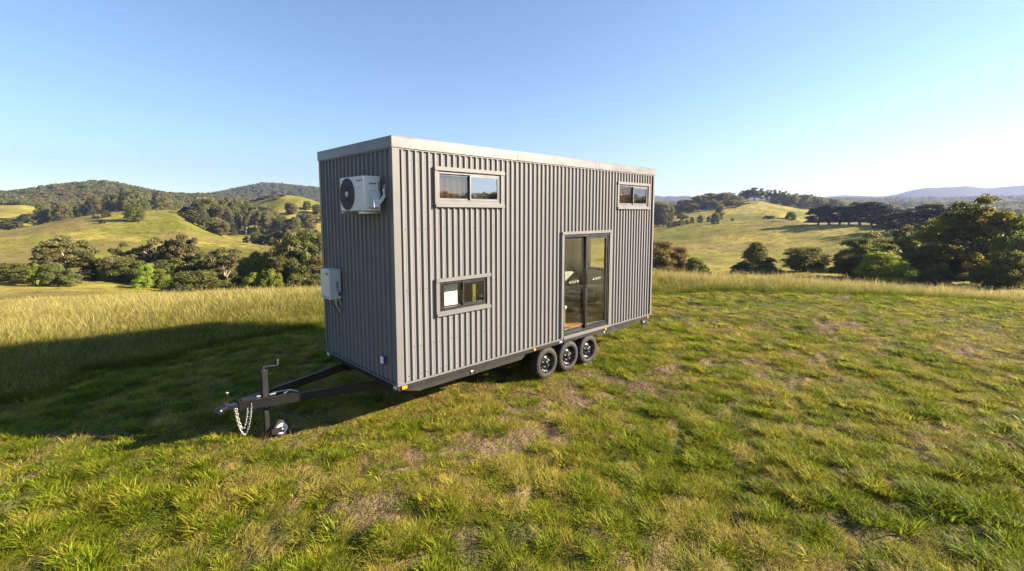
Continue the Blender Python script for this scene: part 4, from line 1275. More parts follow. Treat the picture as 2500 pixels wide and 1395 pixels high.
fn_long = lambda u, d, z: (u, d, z)
fn_back = lambda u, d, z: (LX - u, WY - d, z)
fn_front = lambda u, d, z: (d, WY - u, z)
fn_rear = lambda u, d, z: (LX - d, u, z)
REARWIN = (0.85, 1.85, 1.70, 2.75)
BACKWIN = (LX - 6.45, LX - 4.9, 1.80, 2.80)
clad_long = cladding(0.0, LX, ZC - 0.01, ZF + 0.02, 0.1108, fn_long, HOLES, 0.115)
wl = clad_long.build('wall', M['clad'], house)
wl['label'] = 'sunlit long corrugated wall with windows and sliding door'
sm = MB()
us = [0.115 + 0.1108 * k + 0.046 + 0.02 for k in range(60)]
def free(u, z): return not any(h[0] - .05 < u < h[1] + .05 and h[2] - .05 < z < h[3] + .05 for h in HOLES)
for k, u in enumerate(us):
    for z in (0.80, 1.22, 2.05, 2.93, 3.90):
        if u < LX - .1 and free(u, z) and ((k * 7 + int(z * 10)) % 3 != 0): screws(sm, [u], [z + random.uniform(-.006, .006)], fn_long)
sm.build('screw', M['frame_dark'], house)['kind'] = 'stuff'
wf = cladding(0.0, WY, ZC - 0.01, ZF + 0.02, 0.1325, fn_front, [], 0.075).build('wall', M['clad'], house)
wf['label'] = 'shaded corrugated end wall above the drawbar'
cladding(0.0, LX, ZC - 0.01, ZF + 0.02, 0.1108, fn_back, [BACKWIN], 0.1).build('wall', M['clad'], house)
cladding(0.0, WY, ZC - 0.01, ZF + 0.02, 0.1325, fn_rear, [REARWIN], 0.07).build('wall', M['clad'], house)

# folded steel trims
fa = MB()
for (x0, x1, y0, y1) in ((-0.032, LX + 0.032, -0.032, -0.018), (-0.032, LX + 0.032, WY + 0.018, WY + 0.032), (-0.032, -0.018, -0.018, WY + 0.018), (LX + 0.018, LX + 0.032, -0.018, WY + 0.018)):
    fa.box(x0, x1, y0, y1, ZF, ZT)
for (x0, x1, y0, y1) in ((-0.035, LX + 0.035, -0.035, 0.10), (-0.035, LX + 0.035, WY - 0.10, WY + 0.035), (-0.035, 0.10, 0.10, WY - 0.10), (LX - 0.10, LX + 0.035, 0.10, WY - 0.10)):
    fa.box(x0, x1, y0, y1, ZT, ZT + 0.006)
for x in (2.35, 4.70):                          # lapped joints
    fa.box(x, x + 0.12, -0.0345, -0.032, ZF + 0.002, ZT - 0.002)
fo = fa.build('fascia', M['fascia'], house)
rf = MB(); rf.box(-0.017, LX + 0.017, -0.017, WY + 0.017, ZF - 0.02, ZF + 0.05); rf.build('roof', M['trim'], house)
def angle_trim(x, y, sx, sy, w=0.075, wy=0.075, t=0.004):
    m = MB()
    m.box(min(x, x + sx * w), max(x, x + sx * w), min(y - sy * t, y), max(y - sy * t, y), ZC - 0.012, ZF)
    m.box(min(x - sx * t, x), max(x - sx * t, x), min(y - sy * t, y + sy * wy), max(y - sy * t, y + sy * wy), ZC - 0.012, ZF)
    return m.build('corner_trim', M['trim'], house)
angle_trim(-0.0165, -0.0165, 1, 1, 0.105, 0.07); angle_trim(-0.0165, WY + 0.0165, 1, -1); angle_trim(LX + 0.0165, -0.0165, -1, 1, 0.06, 0.06); angle_trim(LX + 0.0165, WY + 0.0165, -1, -1)
bf = MB()
bf.box(-0.026, 3.553, -0.026, -0.0205, 0.706, ZC); bf.box(5.192, LX + 0.026, -0.026, -0.0205, 0.706, ZC)
bf.box(-0.026, LX + 0.026, WY + 0.0205, WY + 0.026, 0.706, ZC)
bf.box(-0.026, -0.0205, -0.0205, WY + 0.0205, 0.706, ZC); bf.box(LX + 0.0205, LX + 0.026, -0.0205, WY + 0.0205, 0.706, ZC)
bf.build('base_flashing', M['trim'], house)

# lining and floor inside
il = MB()
IN = 0.10
ih = [(h[0] + .02, h[1] - .02, h[2] + .02, h[3] - .02) for h in HOLES]
rect_holes(il, IN, LX - IN, 0.80, 3.98, [h if h[2] > .7 else (h[0], h[1], 0.80, h[3]) for h in ih], lambda u, w: (u, IN, w), True)
rect_holes(il, IN, LX - IN, 0.80, 3.98, [(LX - BACKWIN[1] + .03, LX - BACKWIN[0] - .03, BACKWIN[2] + .03, BACKWIN[3] - .03)], lambda u, w: (u, WY - IN, w))
rect_holes(il, IN, WY - IN, 0.80, 3.98, [], lambda u, w: (IN, u, w))
rect_holes(il, IN, WY - IN, 0.80, 3.98, [(REARWIN[0] + .03, REARWIN[1] - .03, REARWIN[2] + .03, REARWIN[3] - .03)], lambda u, w: (LX - IN, u, w), True)
rect_holes(il, IN, LX - IN, IN, WY - IN, [], lambda u, w: (u, w, 3.98), True)
il.box(0.15, 2.55, IN + .002, WY - IN - .002, 2.78, 2.90); il.box(5.15, LX - .15, IN + .002, WY - IN - .002, 2.98, 3.08)      # sleeping lofts
il.box(2.50, 2.58, 0.9, WY - IN - .002, 0.80, 2.78)                                                                    # bathroom partition
il.build('interior_lining', M['lining'], house)
fl = MB()
for k in range(19):
    y0 = 0.035 + k * 0.122
    fl.box(0.03, LX - 0.03, y0, y0 + 0.120, 0.76, 0.80 - 0.001 * (k % 2))
fl.build('floor', M['timber'], house)


def ring(mb, x0, x1, z0, z1, w, y0, y1, bottom=True):
    """four bars of a rectangular frame, butted end to end"""
    mb.box(x0, x0 + w, y0, y1, z0, z1); mb.box(x1 - w, x1, y0, y1, z0, z1)
    mb.box(x0 + w, x1 - w, y0, y1, z1 - w, z1)
    if bottom: mb.box(x0 + w, x1 - w, y0, y1, z0, z0 + w)


def window(key, mat, gl, blinds, hood=True):
    x0, x1, z0, z1 = WIN[key]
    m = MB()
    ring(m, x0, x1, z0, z1, FL, -0.033, 0.045)
    m.box(x0 - 0.004, x1 + 0.018, -0.046, -0.0335, z1 - FL * .9, z1 + 0.004)
    m.box(x0 + 0.004, x1 + 0.014, -0.050, -0.0335, z0 - 0.008, z0 + FL * .62)
    w = m.build('window', M['trim'], house)
    a, b, c, d = x0 + FL + .001, x1 - FL - .001, z0 + FL + .001, z1 - FL - .001
    fr = MB(); ring(fr, a, b, c, d, 0.032, -0.012, 0.055); fr.box(a + .032, b - .032, -0.018, -0.006, c + .034, c + .041)
    fr.build('frame', mat, w)
    mid = (a + b) / 2
    s1 = MB(); ring(s1, a + .033, mid + .014, c + .042, d - .033, 0.022, 0.018, 0.040); s1.build('sash', mat, w)
    s2 = MB(); ring(s2, mid - .012, b - .033, c + .042, d - .033, 0.024, -0.008, 0.0165); s2.build('sash', mat, w)
    p1 = MB(); p1.box(a + .050, mid - .003, 0.027, 0.031, c + .060, d - .050); p1.build('pane', M['glass_screen'] if key in 'ab' else gl, w)
    p2 = MB(); p2.box(mid + .008, b - .053, 0.002, 0.006, c + .062, d - .052); p2.build('pane', gl, w)
    for (f0, f1, y, mt, wave) in blinds:
        bx0, bx1 = a + (b - a) * f0, a + (b - a) * f1
        bm_ = MB()
        n = 26
        vs = []
        for k in range(n + 1):
            u = bx0 + (bx1 - bx0) * k / n
            yy = y + wave * math.sin(k * 1.25)
            vs += [(u, yy, c + .01), (u, yy, d - .01)]
        bm_.add(vs, [(2 * k, 2 * k + 2, 2 * k + 3, 2 * k + 1) for k in range(n)], True)
        bm_.build('blind', mt, w)
    return w


wa = window('a', M['frame_grey'], M['glass_up'], [(0.02, 0.50, 0.085, M['blind_brown'], 0.012), (0.50, 0.98, 0.075, M['blind_grey'], 0.0)])
wa['label'] = 'wide upper window over the drawbar end'
wb = window('b', M['frame_grey'], M['glass_up'], [(0.02, 0.50, 0.085, M['blind_brown'], 0.012), (0.50, 0.98, 0.075, M['blind_grey'], 0.0)])
wb['label'] = 'upper window at the rear end'
wc = window('c', M['frame_dark'], M['glass'], [(0.77, 0.98, 0.080, M['blind_olive'], 0.0)])
wc['label'] = 'low kitchen window'


def lettering(txt, size, mat, parent, origin, xdir, up, name='lettering', space=1.0):
    cu = bpy.data.curves.new('txt', 'FONT')
    cu.body = txt; cu.size = size; cu.extrude = 0.0006; cu.space_character = space; cu.offset = -0.0012 if space > 1.2 else 0.0
    cu.align_x = 'CENTER'; cu.align_y = 'CENTER'
    to = bpy.data.objects.new('txt', cu)
    COL.objects.link(to)
    dg = bpy.context.evaluated_depsgraph_get()
    me = bpy.data.meshes.new_from_object(to.evaluated_get(dg))
    bpy.data.objects.remove(to)
    X, U = Vector(xdir).normalized(), Vector(up).normalized()
    Nn = X.cross(U)
    off = world_loc(parent)
    for v in me.vertices:
        c = v.co
        v.co = Vector(origin) + X * c.x + U * c.y + Nn * c.z - off
    me.materials.clear(); me.materials.append(mat)
    o = bpy.data.objects.new(name, me)
    COL.objects.link(o); o.parent = parent
    return o


lettering('30', 0.06, M['ink'], wc, (1.565, 0.0005, 1.82), (0, 0, 1), (-1, 0, 0))

# sliding door
x0, x1, z0, z1 = WIN['d']
m = MB()
m.box(x0, x0 + FL, -0.034, 0.045, 0.705, z1); m.box(x1 - FL, x1, -0.034, 0.045, 0.705, z1); m.box(x0 + FL, x1 - FL, -0.034, 0.045, z1 - FL, z1)
m.box(x0 + FL, x1 - FL, -0.048, 0.045, 0.705, 0.755); m.box(x0 - .004, x1 + .018, -0.047, -0.0345, z1 - .05, z1 + .004)
dr = m.build('sliding_door', M['trim'], house)
a, b, c, d = x0 + FL + .001, x1 - FL - .001, 0.756, z1 - FL - .001
fr = MB(); ring(fr, a, b, c, d, 0.045, -0.018, 0.085)
for k in range(3): fr.box(a + .046, b - .046, -0.012 + k * 0.032, -0.004 + k * 0.032, c + .046, c + .056)
fr.build('frame', M['frame_dark'], dr)
mid = (a + b) / 2
s1 = MB(); ring(s1, a + .046, mid + .035, c + .058, d - .046, 0.050, 0.042, 0.078); s1.build('sash', M['frame_dark'], dr)
s2 = MB(); ring(s2, mid - .035, b - .046, c + .058, d - .046, 0.055, -0.006, 0.034); s2.build('sash', M['frame_dark'], dr)
p1 = MB(); p1.box(a + .092, mid - .012, 0.056, 0.061, c + .104, d - .092); p1.build('pane', M['glass'], dr)
p2 = MB(); p2.box(mid + .016, b - .097, 0.010, 0.015, c + .109, d - .097); p2.build('pane', M['glass'], dr)
hd = MB(); hd.box(mid + .052 - .09, mid + .052 - .075, -0.035, -0.0065, 1.70, 1.95); hd.build('handle', M['frame_dark'], dr)
lettering('RSSCB', 0.066, M['decal'], dr, (4.03, 0.0535, 1.79), (1, 0, 0.03), (0, 0, 1), space=1.75)
lettering('63695', 0.066, M['decal'], dr, (4.73, 0.0075, 1.80), (1, 0, 0.03), (0, 0, 1), space=1.75)
for mw, fn, wd in ((REARWIN, fn_rear, 0), (BACKWIN, fn_back, 0)):
    w_ = MB()
    for (u0, u1, q0, q1) in ((mw[0] - .03, mw[0] + .03, mw[2] - .03, mw[3] + .03), (mw[1] - .03, mw[1] + .03, mw[2] - .03, mw[3] + .03), (mw[0] + .03, mw[1] - .03, mw[2] - .03, mw[2] + .03), (mw[0] + .03, mw[1] - .03, mw[3] - .03, mw[3] + .03)):
        p, q = fn(u0, -0.03, q0), fn(u1, 0.11, q1)
        w_.box(min(p[0], q[0]), max(p[0], q[0]), min(p[1], q[1]), max(p[1], q[1]), q0, q1)
    wo = w_.build('window', M['frame_dark'], house)
    g_ = MB(); p, q = fn(mw[0] + .03, 0.03, mw[2] + .03), fn(mw[1] - .03, 0.034, mw[3] - .03)
    g_.box(min(p[0], q[0]), max(p[0], q[0]), min(p[1], q[1]), max(p[1], q[1]), mw[2] + .03, mw[3] - .03); g_.build('pane', M['glass'], wo)

# trailer
ch = MB()
ch.box(-0.012, LX + 0.012, -0.012, 0.05, ZR, 0.705); ch.box(-0.012, LX + 0.012, WY - 0.05, WY + 0.012, ZR, 0.705)
ch.box(-0.012, 0.05, 0.05, WY - 0.05, ZR, 0.705); ch.box(LX - 0.05, LX + 0.012, 0.05, WY - 0.05, ZR, 0.705)
for x in np.linspace(0.6, 6.4, 9): ch.box(x - .025, x + .025, 0.05, WY - 0.05, 0.645, 0.704)
for y in (0.62, 1.74): ch.box(0.051, LX - .051, y - .04, y + .04, 0.50, 0.644)
ch.build('chassis', M['black_steel'], house)
for y0, y1 in ((0.022, 0.034),):
    def skirt(xa, xb, cut0, cut1):
        s = MB()
        yy = 0.020
        vs = [(xa + cut0, yy, 0.540), (xb - cut1, yy, 0.540), (xb, yy, 0.626), (xa, yy, 0.626)]
        vs += [(v[0], yy + 0.004, v[2]) for v in vs]
        s.add(vs, [(0, 1, 2, 3), (7, 6, 5, 4), (0, 4, 5, 1), (1, 5, 6, 2), (3, 7, 4, 0), (2, 6, 7, 3)])
        s.box(xa + cut0, xb - cut1, yy + .0045, yy + 0.07, 0.538, 0.542)
        if cut0 > .2:                           # front corner folds back under the floor
            s.add([(xa + cut0, yy, 0.540), (xa + cut0 - .02, 0.40, 0.60), (xa + 0.02, 0.10, 0.626), (xa, yy, 0.626)], [(0, 1, 2, 3)])
        return s.build('skirt', M['skirt'], house)
    skirt(0.045, 2.63, 0.31, 0.125); skirt(4.78, 6.10, 0.02, 0.03)
sk = MB(); sk.box(0.36, 2.5, WY - .024, WY - .020, .54, .626); sk.box(4.78, 6.1, WY - .024, WY - .020, .54, .626); sk.build('skirt', M['skirt'], house)
for x in (1.354, 5.04):
    lt = MB(); lt.box(x - .014, x + .014, 0.008, 0.0195, 0.552, 0.600); lt.tube([(x, 0.010, 0.60), (x + .012, 0.006, 0.622), (x - .004, 0.004, 0.63)], 0.005, 6); lt.tube([(x - .02, .006, .606), (x + .02, .006, .606)], 0.006, 6)
    lt.build('latch', M['chrome'], house)
rb = MB(); rb.box(6.62, 6.86, 0.03, 0.045, 0.47, 0.634); rb.box(6.845, 6.86, 0.045, 0.20, 0.47, 0.634)
rb.build('bracket', M['black_steel'], house)
sh = MB(); sh.lathe([(0.022, -.006), (0.036, -.006), (0.036, .006), (0.022, .006), (0.022, -.006)], (6.70, 0.018, 0.53), (0, 1, 0), 14); sh.tube([(6.82, .02, .56), (6.82, .02, .49)], .009, 8); sh.build('shackle', M['chrome'], house)
for k, (x, w_, h_) in enumerate(((0.084, 0.085, 0.046), (2.806, 0.055, 0.042), (5.039, 0.055, 0.042), (6.788, 0.055, 0.042))):
    l = MB(); l.bbox(x - w_ / 2, x + w_ / 2, -0.032, -0.0125, 0.671 - h_ / 2, 0.671 + h_ / 2, 0.006); l.build('marker_light', M['amber'], house)
for y in (0.055, 2.335):
    l = MB(); l.bbox(-0.022, -0.0125, y - .042, y + .042, 0.648, 0.692, 0.003); lo = l.build('reflector', M['white_lens'], house)
    t_ = MB(); t_.box(-0.0235, -0.0225, y - .026, y + .026, 0.660, 0.668); t_.build('print', M['ink_mid'], lo)
pl = MB(); pl.bbox(3.52, 3.60, -0.016, -0.0125, 0.650, 0.690, 0.001); pl.build('rating_plate', M['ink_mid'], house)


def make_wheel(x, y0, sgn):
    """y0 = outer face; sgn -1 faces the camera side"""
    c = (x, y0, 0.312)
    t = MB()
    ax = (0, -sgn, 0)                           # into the trailer
    prof = [(0.188, 0.030), (0.196, 0.012), (0.215, 0.004), (0.240, 0.000), (0.262, 0.002), (0.266, 0.006), (0.272, 0.006), (0.290, 0.016), (0.303, 0.032),
            (0.306, 0.045), (0.300, 0.048), (0.300, 0.054), (0.308, 0.057), (0.309, 0.082), (0.301, 0.085), (0.301, 0.092), (0.309, 0.095), (0.309, 0.120), (0.301, 0.123), (0.301, 0.130), (0.308, 0.133),
            (0.306, 0.155), (0.290, 0.176), (0.262, 0.188), (0.220, 0.186), (0.190, 0.165)]
    t.lathe(prof, c, ax, 56)
    tyre = t.build('wheel', M['tyre'], house)
    r = MB()
    r.lathe([(0.196, 0.010), (0.196, 0.016), (0.186, 0.020), (0.182, 0.060), (0.172, 0.085), (0.160, 0.090), (0.140, 0.078), (0.118, 0.058), (0.100, 0.052), (0.072, 0.056), (0.062, 0.060), (0.001, 0.060)], c, ax, 48)
    rim = r.build('rim', M['rim'], tyre)
    h = MB()
    h.lathe([(0.048, 0.060), (0.046, 0.030), (0.036, 0.018), (0.001, 0.016)], c, ax, 24)
    for k in range(6):                          # hand holes pressed in the disc
        a = k * math.pi / 3 + .5
        h.lathe([(0.017, 0.064), (0.015, 0.0700), (0.001, 0.072)], (x + 0.132 * math.cos(a), y0 + sgn * 0.0, 0.312 + 0.132 * math.sin(a)), ax, 10)
    h.build('hub', M['black_steel'], tyre)
    n = MB()
    for k in range(5):
        a = k * 2 * math.pi / 5 + 0.3
        n.lathe([(0.0145, 0.058), (0.0145, 0.040), (0.010, 0.030), (0.001, 0.028)], (x + 0.083 * math.cos(a), y0, 0.312 + 0.083 * math.sin(a)), ax, 6, False)
    n.build('wheel_nut', M['chrome'], tyre)


for x in (3.220, 3.870, 4.520):
    make_wheel(x, 0.018, -1)
for x in (3.220, 3.870, 4.520):
    make_wheel(x, WY - 0.018, 1)
ax_ = MB()
for x in (3.220, 3.870, 4.520): ax_.tube([(x, 0.20, 0.312), (x, WY - 0.20, 0.312)], 0.03, 10)
for y in (0.30, WY - .30):
    for x in (3.545, 4.195): ax_.box(x - .03, x + .03, y - .03, y + .03, 0.40, 0.50)
    ax_.box(2.85, 4.9, y - .03, y + .03, 0.385, 0.41)
ax_.build('axle', M['black_steel'], house)

# drawbar, coupling, jockey stand, chain
ZB0, ZB1 = 0.505, 0.625
apex_n, apex_f = (-1.735, 1.185), (-1.735, 1.235)
db = MB()
hw = 0.025
def plan_beam(p, q):
    d = Vector((q[0] - p[0], q[1] - p[1], 0)).normalized(); s = Vector((-d.y, d.x, 0)) * hw
    vs = []
    for z in (ZB0, ZB1):
        for e, sg in ((p, 1), (p, -1), (q, -1), (q, 1)): vs.append((e[0] + s.x * sg, e[1] + s.y * sg, z))
    db.add(vs, [(3, 2, 1, 0), (4, 5, 6, 7), (0, 1, 5, 4), (1, 2, 6, 5), (2, 3, 7, 6), (3, 0, 4, 7)])
plan_beam((-1.735, 1.180), (0.35, 0.50)); plan_beam((-1.735, 1.245), (0.35, 1.90))
db.box(-1.70, -1.46, 1.150, 1.275, ZB1 + .001, ZB1 + .008)
db.box(-1.66, -1.50, 1.20, 1.225, ZB0, ZB1 - .002)
db.build('drawbar', M['black_steel'], house)
fit = MB()
fit.tube([(-1.20, 1.06, .628), (-1.12, 1.04, .668), (-1.02, 1.00, .628)], 0.008, 8); fit.box(-1.36, -1.28, 1.13, 1.16, .626, .64); fit.box(-1.52, -1.47, 1.15, 1.18, .634, .648)
fit.tube([(-1.30, 1.20, .632), (-1.16, 1.14, .640), (-1.10, 1.06, .660)], 0.007, 8)
for t in (.15, .42, .60): fit.box(-1.735 + 2.085 * t - .02, -1.735 + 2.085 * t + .02, 1.180 - .68 * t - .015, 1.180 - .68 * t + .0, ZB0 - .008, ZB0 - .001)
fit.build('fitting', M['galv'], house)
cp = MB()
cp.box(-1.86, -1.72, 1.165, 1.255, 0.535, 0.600)
cp.tube([(-1.96, 1.21, 0.56), (-1.84, 1.21, 0.575)], [0.050, 0.040], 16)
cp.lathe([(0.001, 0.045), (0.035, 0.040), (0.056, 0.020), (0.062, -0.02), (0.060, -0.045), (0.048, -0.045)], (-1.965, 1.21, 0.555), (0, 0, 1), 20)
cp.tube([(-1.86, 1.21, 0.60), (-1.865, 1.21, 0.66), (-1.86, 1.21, 0.76)], [0.02, 0.017, 0.015], 10)
co = cp.build('coupling', M['rim'], house)
ck = MB(); ck.lathe([(0.001, .020), (.016, .012), (.018, 0), (.012, -.014)], (-1.86, 1.21, .77), (0, 0, 1), 12); ck.tube([(-1.88, 1.19, .60), (-1.90, 1.17, .655)], 0.008, 8); ck.build('knob', M['chrome'], co)

JX, JY = -1.405, 1.180
jk = MB()
jk.box(JX - .036, JX + .036, JY - .036, JY + .036, 0.44, 0.975); jk.box(JX - .042, JX + .042, JY - .042, JY + .042, 0.976, 0.986)
jo = jk.build('jockey_stand', M['black_steel'], house)
j2 = MB(); j2.box(JX - .030, JX + .030, JY - .030, JY + .030, 0.03, 0.4395); j2.box(JX - .028, JX + .028, JY - .0335, JY - .0305, 0.16, 0.43)
j2.box(JX + .0305, JX + .20, JY - .104, JY - .098, 0.070, 0.150); j2.box(JX + .0305, JX + .20, JY + .004, JY + .010, 0.070, 0.150); j2.box(JX + .0305, JX + .04, JY - .0975, JY + .0035, 0.070, 0.150)
j2.box(JX - .05, JX + .05, JY - .05, JY + .05, 0.012, 0.029)
j2.build('leg', M['black_steel'], jo)
jh = MB(); jh.tube([(JX, JY, 0.986), (JX, JY, 1.03), (JX + .012, JY - .004, 1.035), (JX + .155, JY - .065, 1.035), (JX + .163, JY - .07, 1.043), (JX + .163, JY - .07, 1.115)], 0.006, 8); jh.tube([(JX + .163, JY - .07, 1.06), (JX + .163, JY - .07, 1.12)], 0.009, 10)
jh.build('crank_handle', M['chrome'], jo)
wc_ = (JX + .170, JY - .095, 0.120)
w1 = MB(); w1.lathe([(0.076, 0.004), (0.082, 0.0), (0.104, 0.0), (0.118, 0.012), (0.122, 0.045), (0.118, 0.078), (0.104, 0.09), (0.080, 0.09)], wc_, (0, 1, 0), 36)
wo = w1.build('jockey_wheel', M['tyre'], jo)
w2 = MB(); w2.lathe([(0.080, 0.006), (0.076, 0.002), (0.068, 0.012), (0.040, 0.020), (0.028, 0.012), (0.026, -0.004), (0.001, -0.006)], wc_, (0, 1, 0), 28); w2.tube([(wc_[0], wc_[1] - .022, wc_[2]), (wc_[0], wc_[1], wc_[2])], .011, 6)
rim_j = w2.build('jockey_rim', M['ac_white'], jo)


def chain(pts, parent, link_len=0.046, wire=0.0060, width=0.030):
    m = MB()
    P_ = [Vector(p) for p in pts]
    segs = [(P_[i + 1] - P_[i]).length for i in range(len(P_) - 1)]
    tot = sum(segs)
    n = int(tot / (link_len * 0.74))
    def at(s):
        for i, g in enumerate(segs):
            if s <= g or i == len(segs) - 1: return P_[i].lerp(P_[i + 1], min(1, s / g))
            s -= g
    for k in range(n):
        s = tot * (k + .5) / n
        a_, b_ = at(max(0, s - .01)), at(min(tot, s + .01))
        d = (b_ - a_).normalized(); c = at(s)
        sd = d.cross(Vector((0.35, 1, 0.1))).normalized()
        if k % 2: sd = d.cross(sd).normalized()
        loop = []
        for q in range(13):
            t = 2 * math.pi * q / 12
            e = (link_len - width) / 2
            u = math.cos(t) * width / 2 + (e if math.cos(t) > 0 else -e); v = math.sin(t) * (width / 2 - wire)
            loop.append(c + d * u + sd * v)
        m.tube(loop, wire, 6, False)
    return m.build('safety_chain', M['chain'], parent)


def drape(a, b, sag, n=14):
    out = []
    for k in range(n + 1):
        t = k / n
        out.append((a[0] + (b[0] - a[0]) * t, a[1] + (b[1] - a[1]) * t, a[2] + (b[2] - a[2]) * t - sag * (1 - (2 * t - 1) ** 2) ** 0.8))
    return out


chain(drape((-1.80, 1.13, 0.56), (-1.60, 1.115, 0.575), 0.39), house)
chain(drape((-1.775, 1.15, 0.55), (-1.645, 1.13, 0.55), 0.29), house)

# power inlet on the end wall
pi_ = MB(); pi_.bbox(-0.055, -0.0175, 0.285, 0.365, 0.955, 1.085, 0.008); po = pi_.build('power_inlet', M['blue_plastic'], house)
pc = MB(); pc.bbox(-0.082, -0.0555, 0.292, 0.358, 0.982, 1.084, 0.012); pc.build('cover', M['white_lens'], po)
cb = MB(); cb.tube([(-0.021, 1.86, 1.66), (-0.021, 1.85, 1.45), (-0.021, 1.80, 1.15), (-0.021, 1.76, 1.05)], 0.004, 6); cb.build('cable', M['ink'], house)

# ------------------------------------------------------------------ air conditioner outside unit
AX0, AX1, AY0, AY1, AZ0, AZ1 = -0.315, -0.055, 0.246, 0.966, 3.185, 3.665
ac = empty('air_conditioner', ((AX0 + AX1) / 2, (AY0 + AY1) / 2, AZ0))
tag(ac, 'white outdoor air conditioner unit bracketed high on the shaded end wall', 'air conditioner')
b_ = MB(); b_.bbox(AX0, AX1, AY0, AY1, AZ0, AZ1, 0.014); b_.box(AX0 - .003, AX1 + .001, AY0 - .003, AY1 + .003, AZ1 - .030, AZ1 - .026)
b_.build('casing', M['ac_white'], ac)
fcY, fcZ, fr_ = 0.735, 3.425, 0.215
g_ = MB()
g_.lathe([(fr_ + .012, 0.001), (fr_ + .010, 0.008), (fr_ - .002, 0.008), (fr_ - .006, 0.001)], (AX0, fcY, fcZ), (-1, 0, 0), 48)
for k in range(9):
    rr = 0.045 + k * 0.0195
    g_.lathe([(rr - .0018, 0.009), (rr, 0.0115), (rr + .0018, 0.009)], (AX0, fcY, fcZ), (-1, 0, 0), 40)
for k in range(36):
    a = 2 * math.pi * k / 36
    g_.beam((AX0 - .0085, fcY + .04 * math.cos(a), fcZ + .04 * math.sin(a)), (AX0 - .0085, fcY + fr_ * math.cos(a + .12), fcZ + fr_ * math.sin(a + .12)), 0.0032, 0.003, (1, 0, 0))
g_.build('fan_grille', M['grille'], ac)
f_ = MB(); f_.lathe([(fr_, 0.0015), (fr_ * .6, 0.0035), (0.001, 0.003)], (AX0, fcY, fcZ), (-1, 0, 0), 48); f_.build('fan', M['fan_back'], ac)
h_ = MB(); h_.lathe([(0.042, 0.009), (0.040, 0.014), (0.001, 0.016)], (AX0, fcY, fcZ), (-1, 0, 0), 28); h_.build('fan_hub', M['ac_cover'], ac)
lettering('0-HSUND', 0.036, M['ink'], ac, (AX0 - .0012, 0.372, 3.600), (0, -1, 0), (0, 0, 1), 'logo')
for z in (3.505, 3.42, 3.335, 3.232, 3.215):
    q = MB(); q.box(AX0 - .0016, AX0 - .0002, 0.30, 0.45, z, z + (.007 if z > 3.5 else .003)); q.build('print', M['ink_mid'], ac)
sp = MB(); sp.bbox(AX0 + .055, AX1 - .045, AY0 - .010, AY0 - .0005, AZ0 + .05, AZ1 - .075, 0.004); sp.build('service_panel', M['ac_white'], ac)
for (zz, h0, c_) in ((3.555, .014, 'ink'), (3.538, .006, 'ink_mid'), (3.462, .006, 'ink_mid')):
    q = MB(); q.box(AX0 + .075, AX1 - .075, AY0 - .0125, AY0 - .0105, zz, zz + h0); q.build('print', M[c_], ac)
lb = MB(); lb.box(AX1 - .042, AX1 - .012, AY0 - .0025, AY0 - .0005, 3.46, 3.59); lb.build('rating_label', M['ac_grey'], ac)
vc = MB()
vx0, vx1 = AX0 + .07, AX1 - .06
vs = []
for (z, dpt, ins) in ((3.455, .012, 0.0), (3.38, .050, .012), (3.345, .085, .02), (3.235, .095, .02), (3.225, .06, .02)):
    for (xx, dd) in ((vx0 + ins, .0105), (vx0 + ins + .012, dpt), (vx1 - ins * .3 - .012, dpt), (vx1 - ins * .3, .0105)): vs.append((xx, AY0 - dd, z))
fs = [(i * 4 + k, (i + 1) * 4 + k, (i + 1) * 4 + k + 1, i * 4 + k + 1) for i in range(4) for k in range(3)] + [(0, 1, 2, 3), (19, 18, 17, 16)]
vc.add(vs, fs); vc.build('valve_cover', M['ac_cover'], ac)
br = MB()
for y in (0.34, 0.87):
    br.box(-0.34, -0.026, y - .018, y + .018, AZ0 - .035, AZ0 - .010); br.box(-0.026, -0.0175, y - .018, y + .018, AZ0 - .035, AZ0 + .36)
    br.box(-0.30, -0.27, y - .02, y + .02, AZ0 - .0095, AZ0 - .001); br.box(-0.12, -0.09, y - .02, y + .02, AZ0 - .0095, AZ0 - .001)
br.box(-0.0255, -0.0175, 0.155, 0.285, 3.495, 3.535); br.box(-0.055, -0.0256, 0.150, 0.185, 3.485, 3.545)
br.build('wall_bracket', M['galv'], ac)
for k in range(2):
    y = AY0 - .05; z = 3.33 - .035 * k
    pp = MB(); pp.tube([(AX1 - .10, y - .02, z - .03), (AX1 - .06, y - .035, z), (-0.07, 0.175 - .01 * k, z + .045), (-0.045, 0.17 - .01 * k, z + .085), (-0.042 - .022 * k, 0.17, 3.49)], 0.0135 - .002 * k, 10); pp.build('pipe', M['pipe_white'], ac)

# ------------------------------------------------------------------ gas water heater
HX0, HY0, HY1, HZ0, HZ1 = -0.215, 1.705, 2.055, 1.745, 2.240
wh = empty('water_heater', (HX0 / 2, (HY0 + HY1) / 2, HZ0))
tag(wh, 'white gas water heater box hung low on the shaded end wall', 'water heater')
b_ = MB(); b_.bbox(HX0, -0.018, HY0, HY1, HZ0, HZ1, 0.016); b_.build('casing', M['ac_white'], wh)
b_ = MB(); b_.box(HX0 - .0025, HX0 - .0005, HY0 + .02, HY1 - .02, HZ0 + .02, HZ1 - .02); b_.build('front_panel', M['ac_white'], wh)
for (ya, yb, za, zb, c_) in ((1.745, 1.865, 2.195, 2.200, 'ink_mid'), (1.745, 1.815, 2.155, 2.180, 'ink'), (1.815, 1.865, 2.158, 2.178, 'ac_grey'), (1.74, 2.01, 1.775, 1.795, 'ac_grey')):
    q = MB(); q.box(HX0 - .0040, HX0 - .0028, ya, yb, za, zb); q.build('print', M[c_], wh)
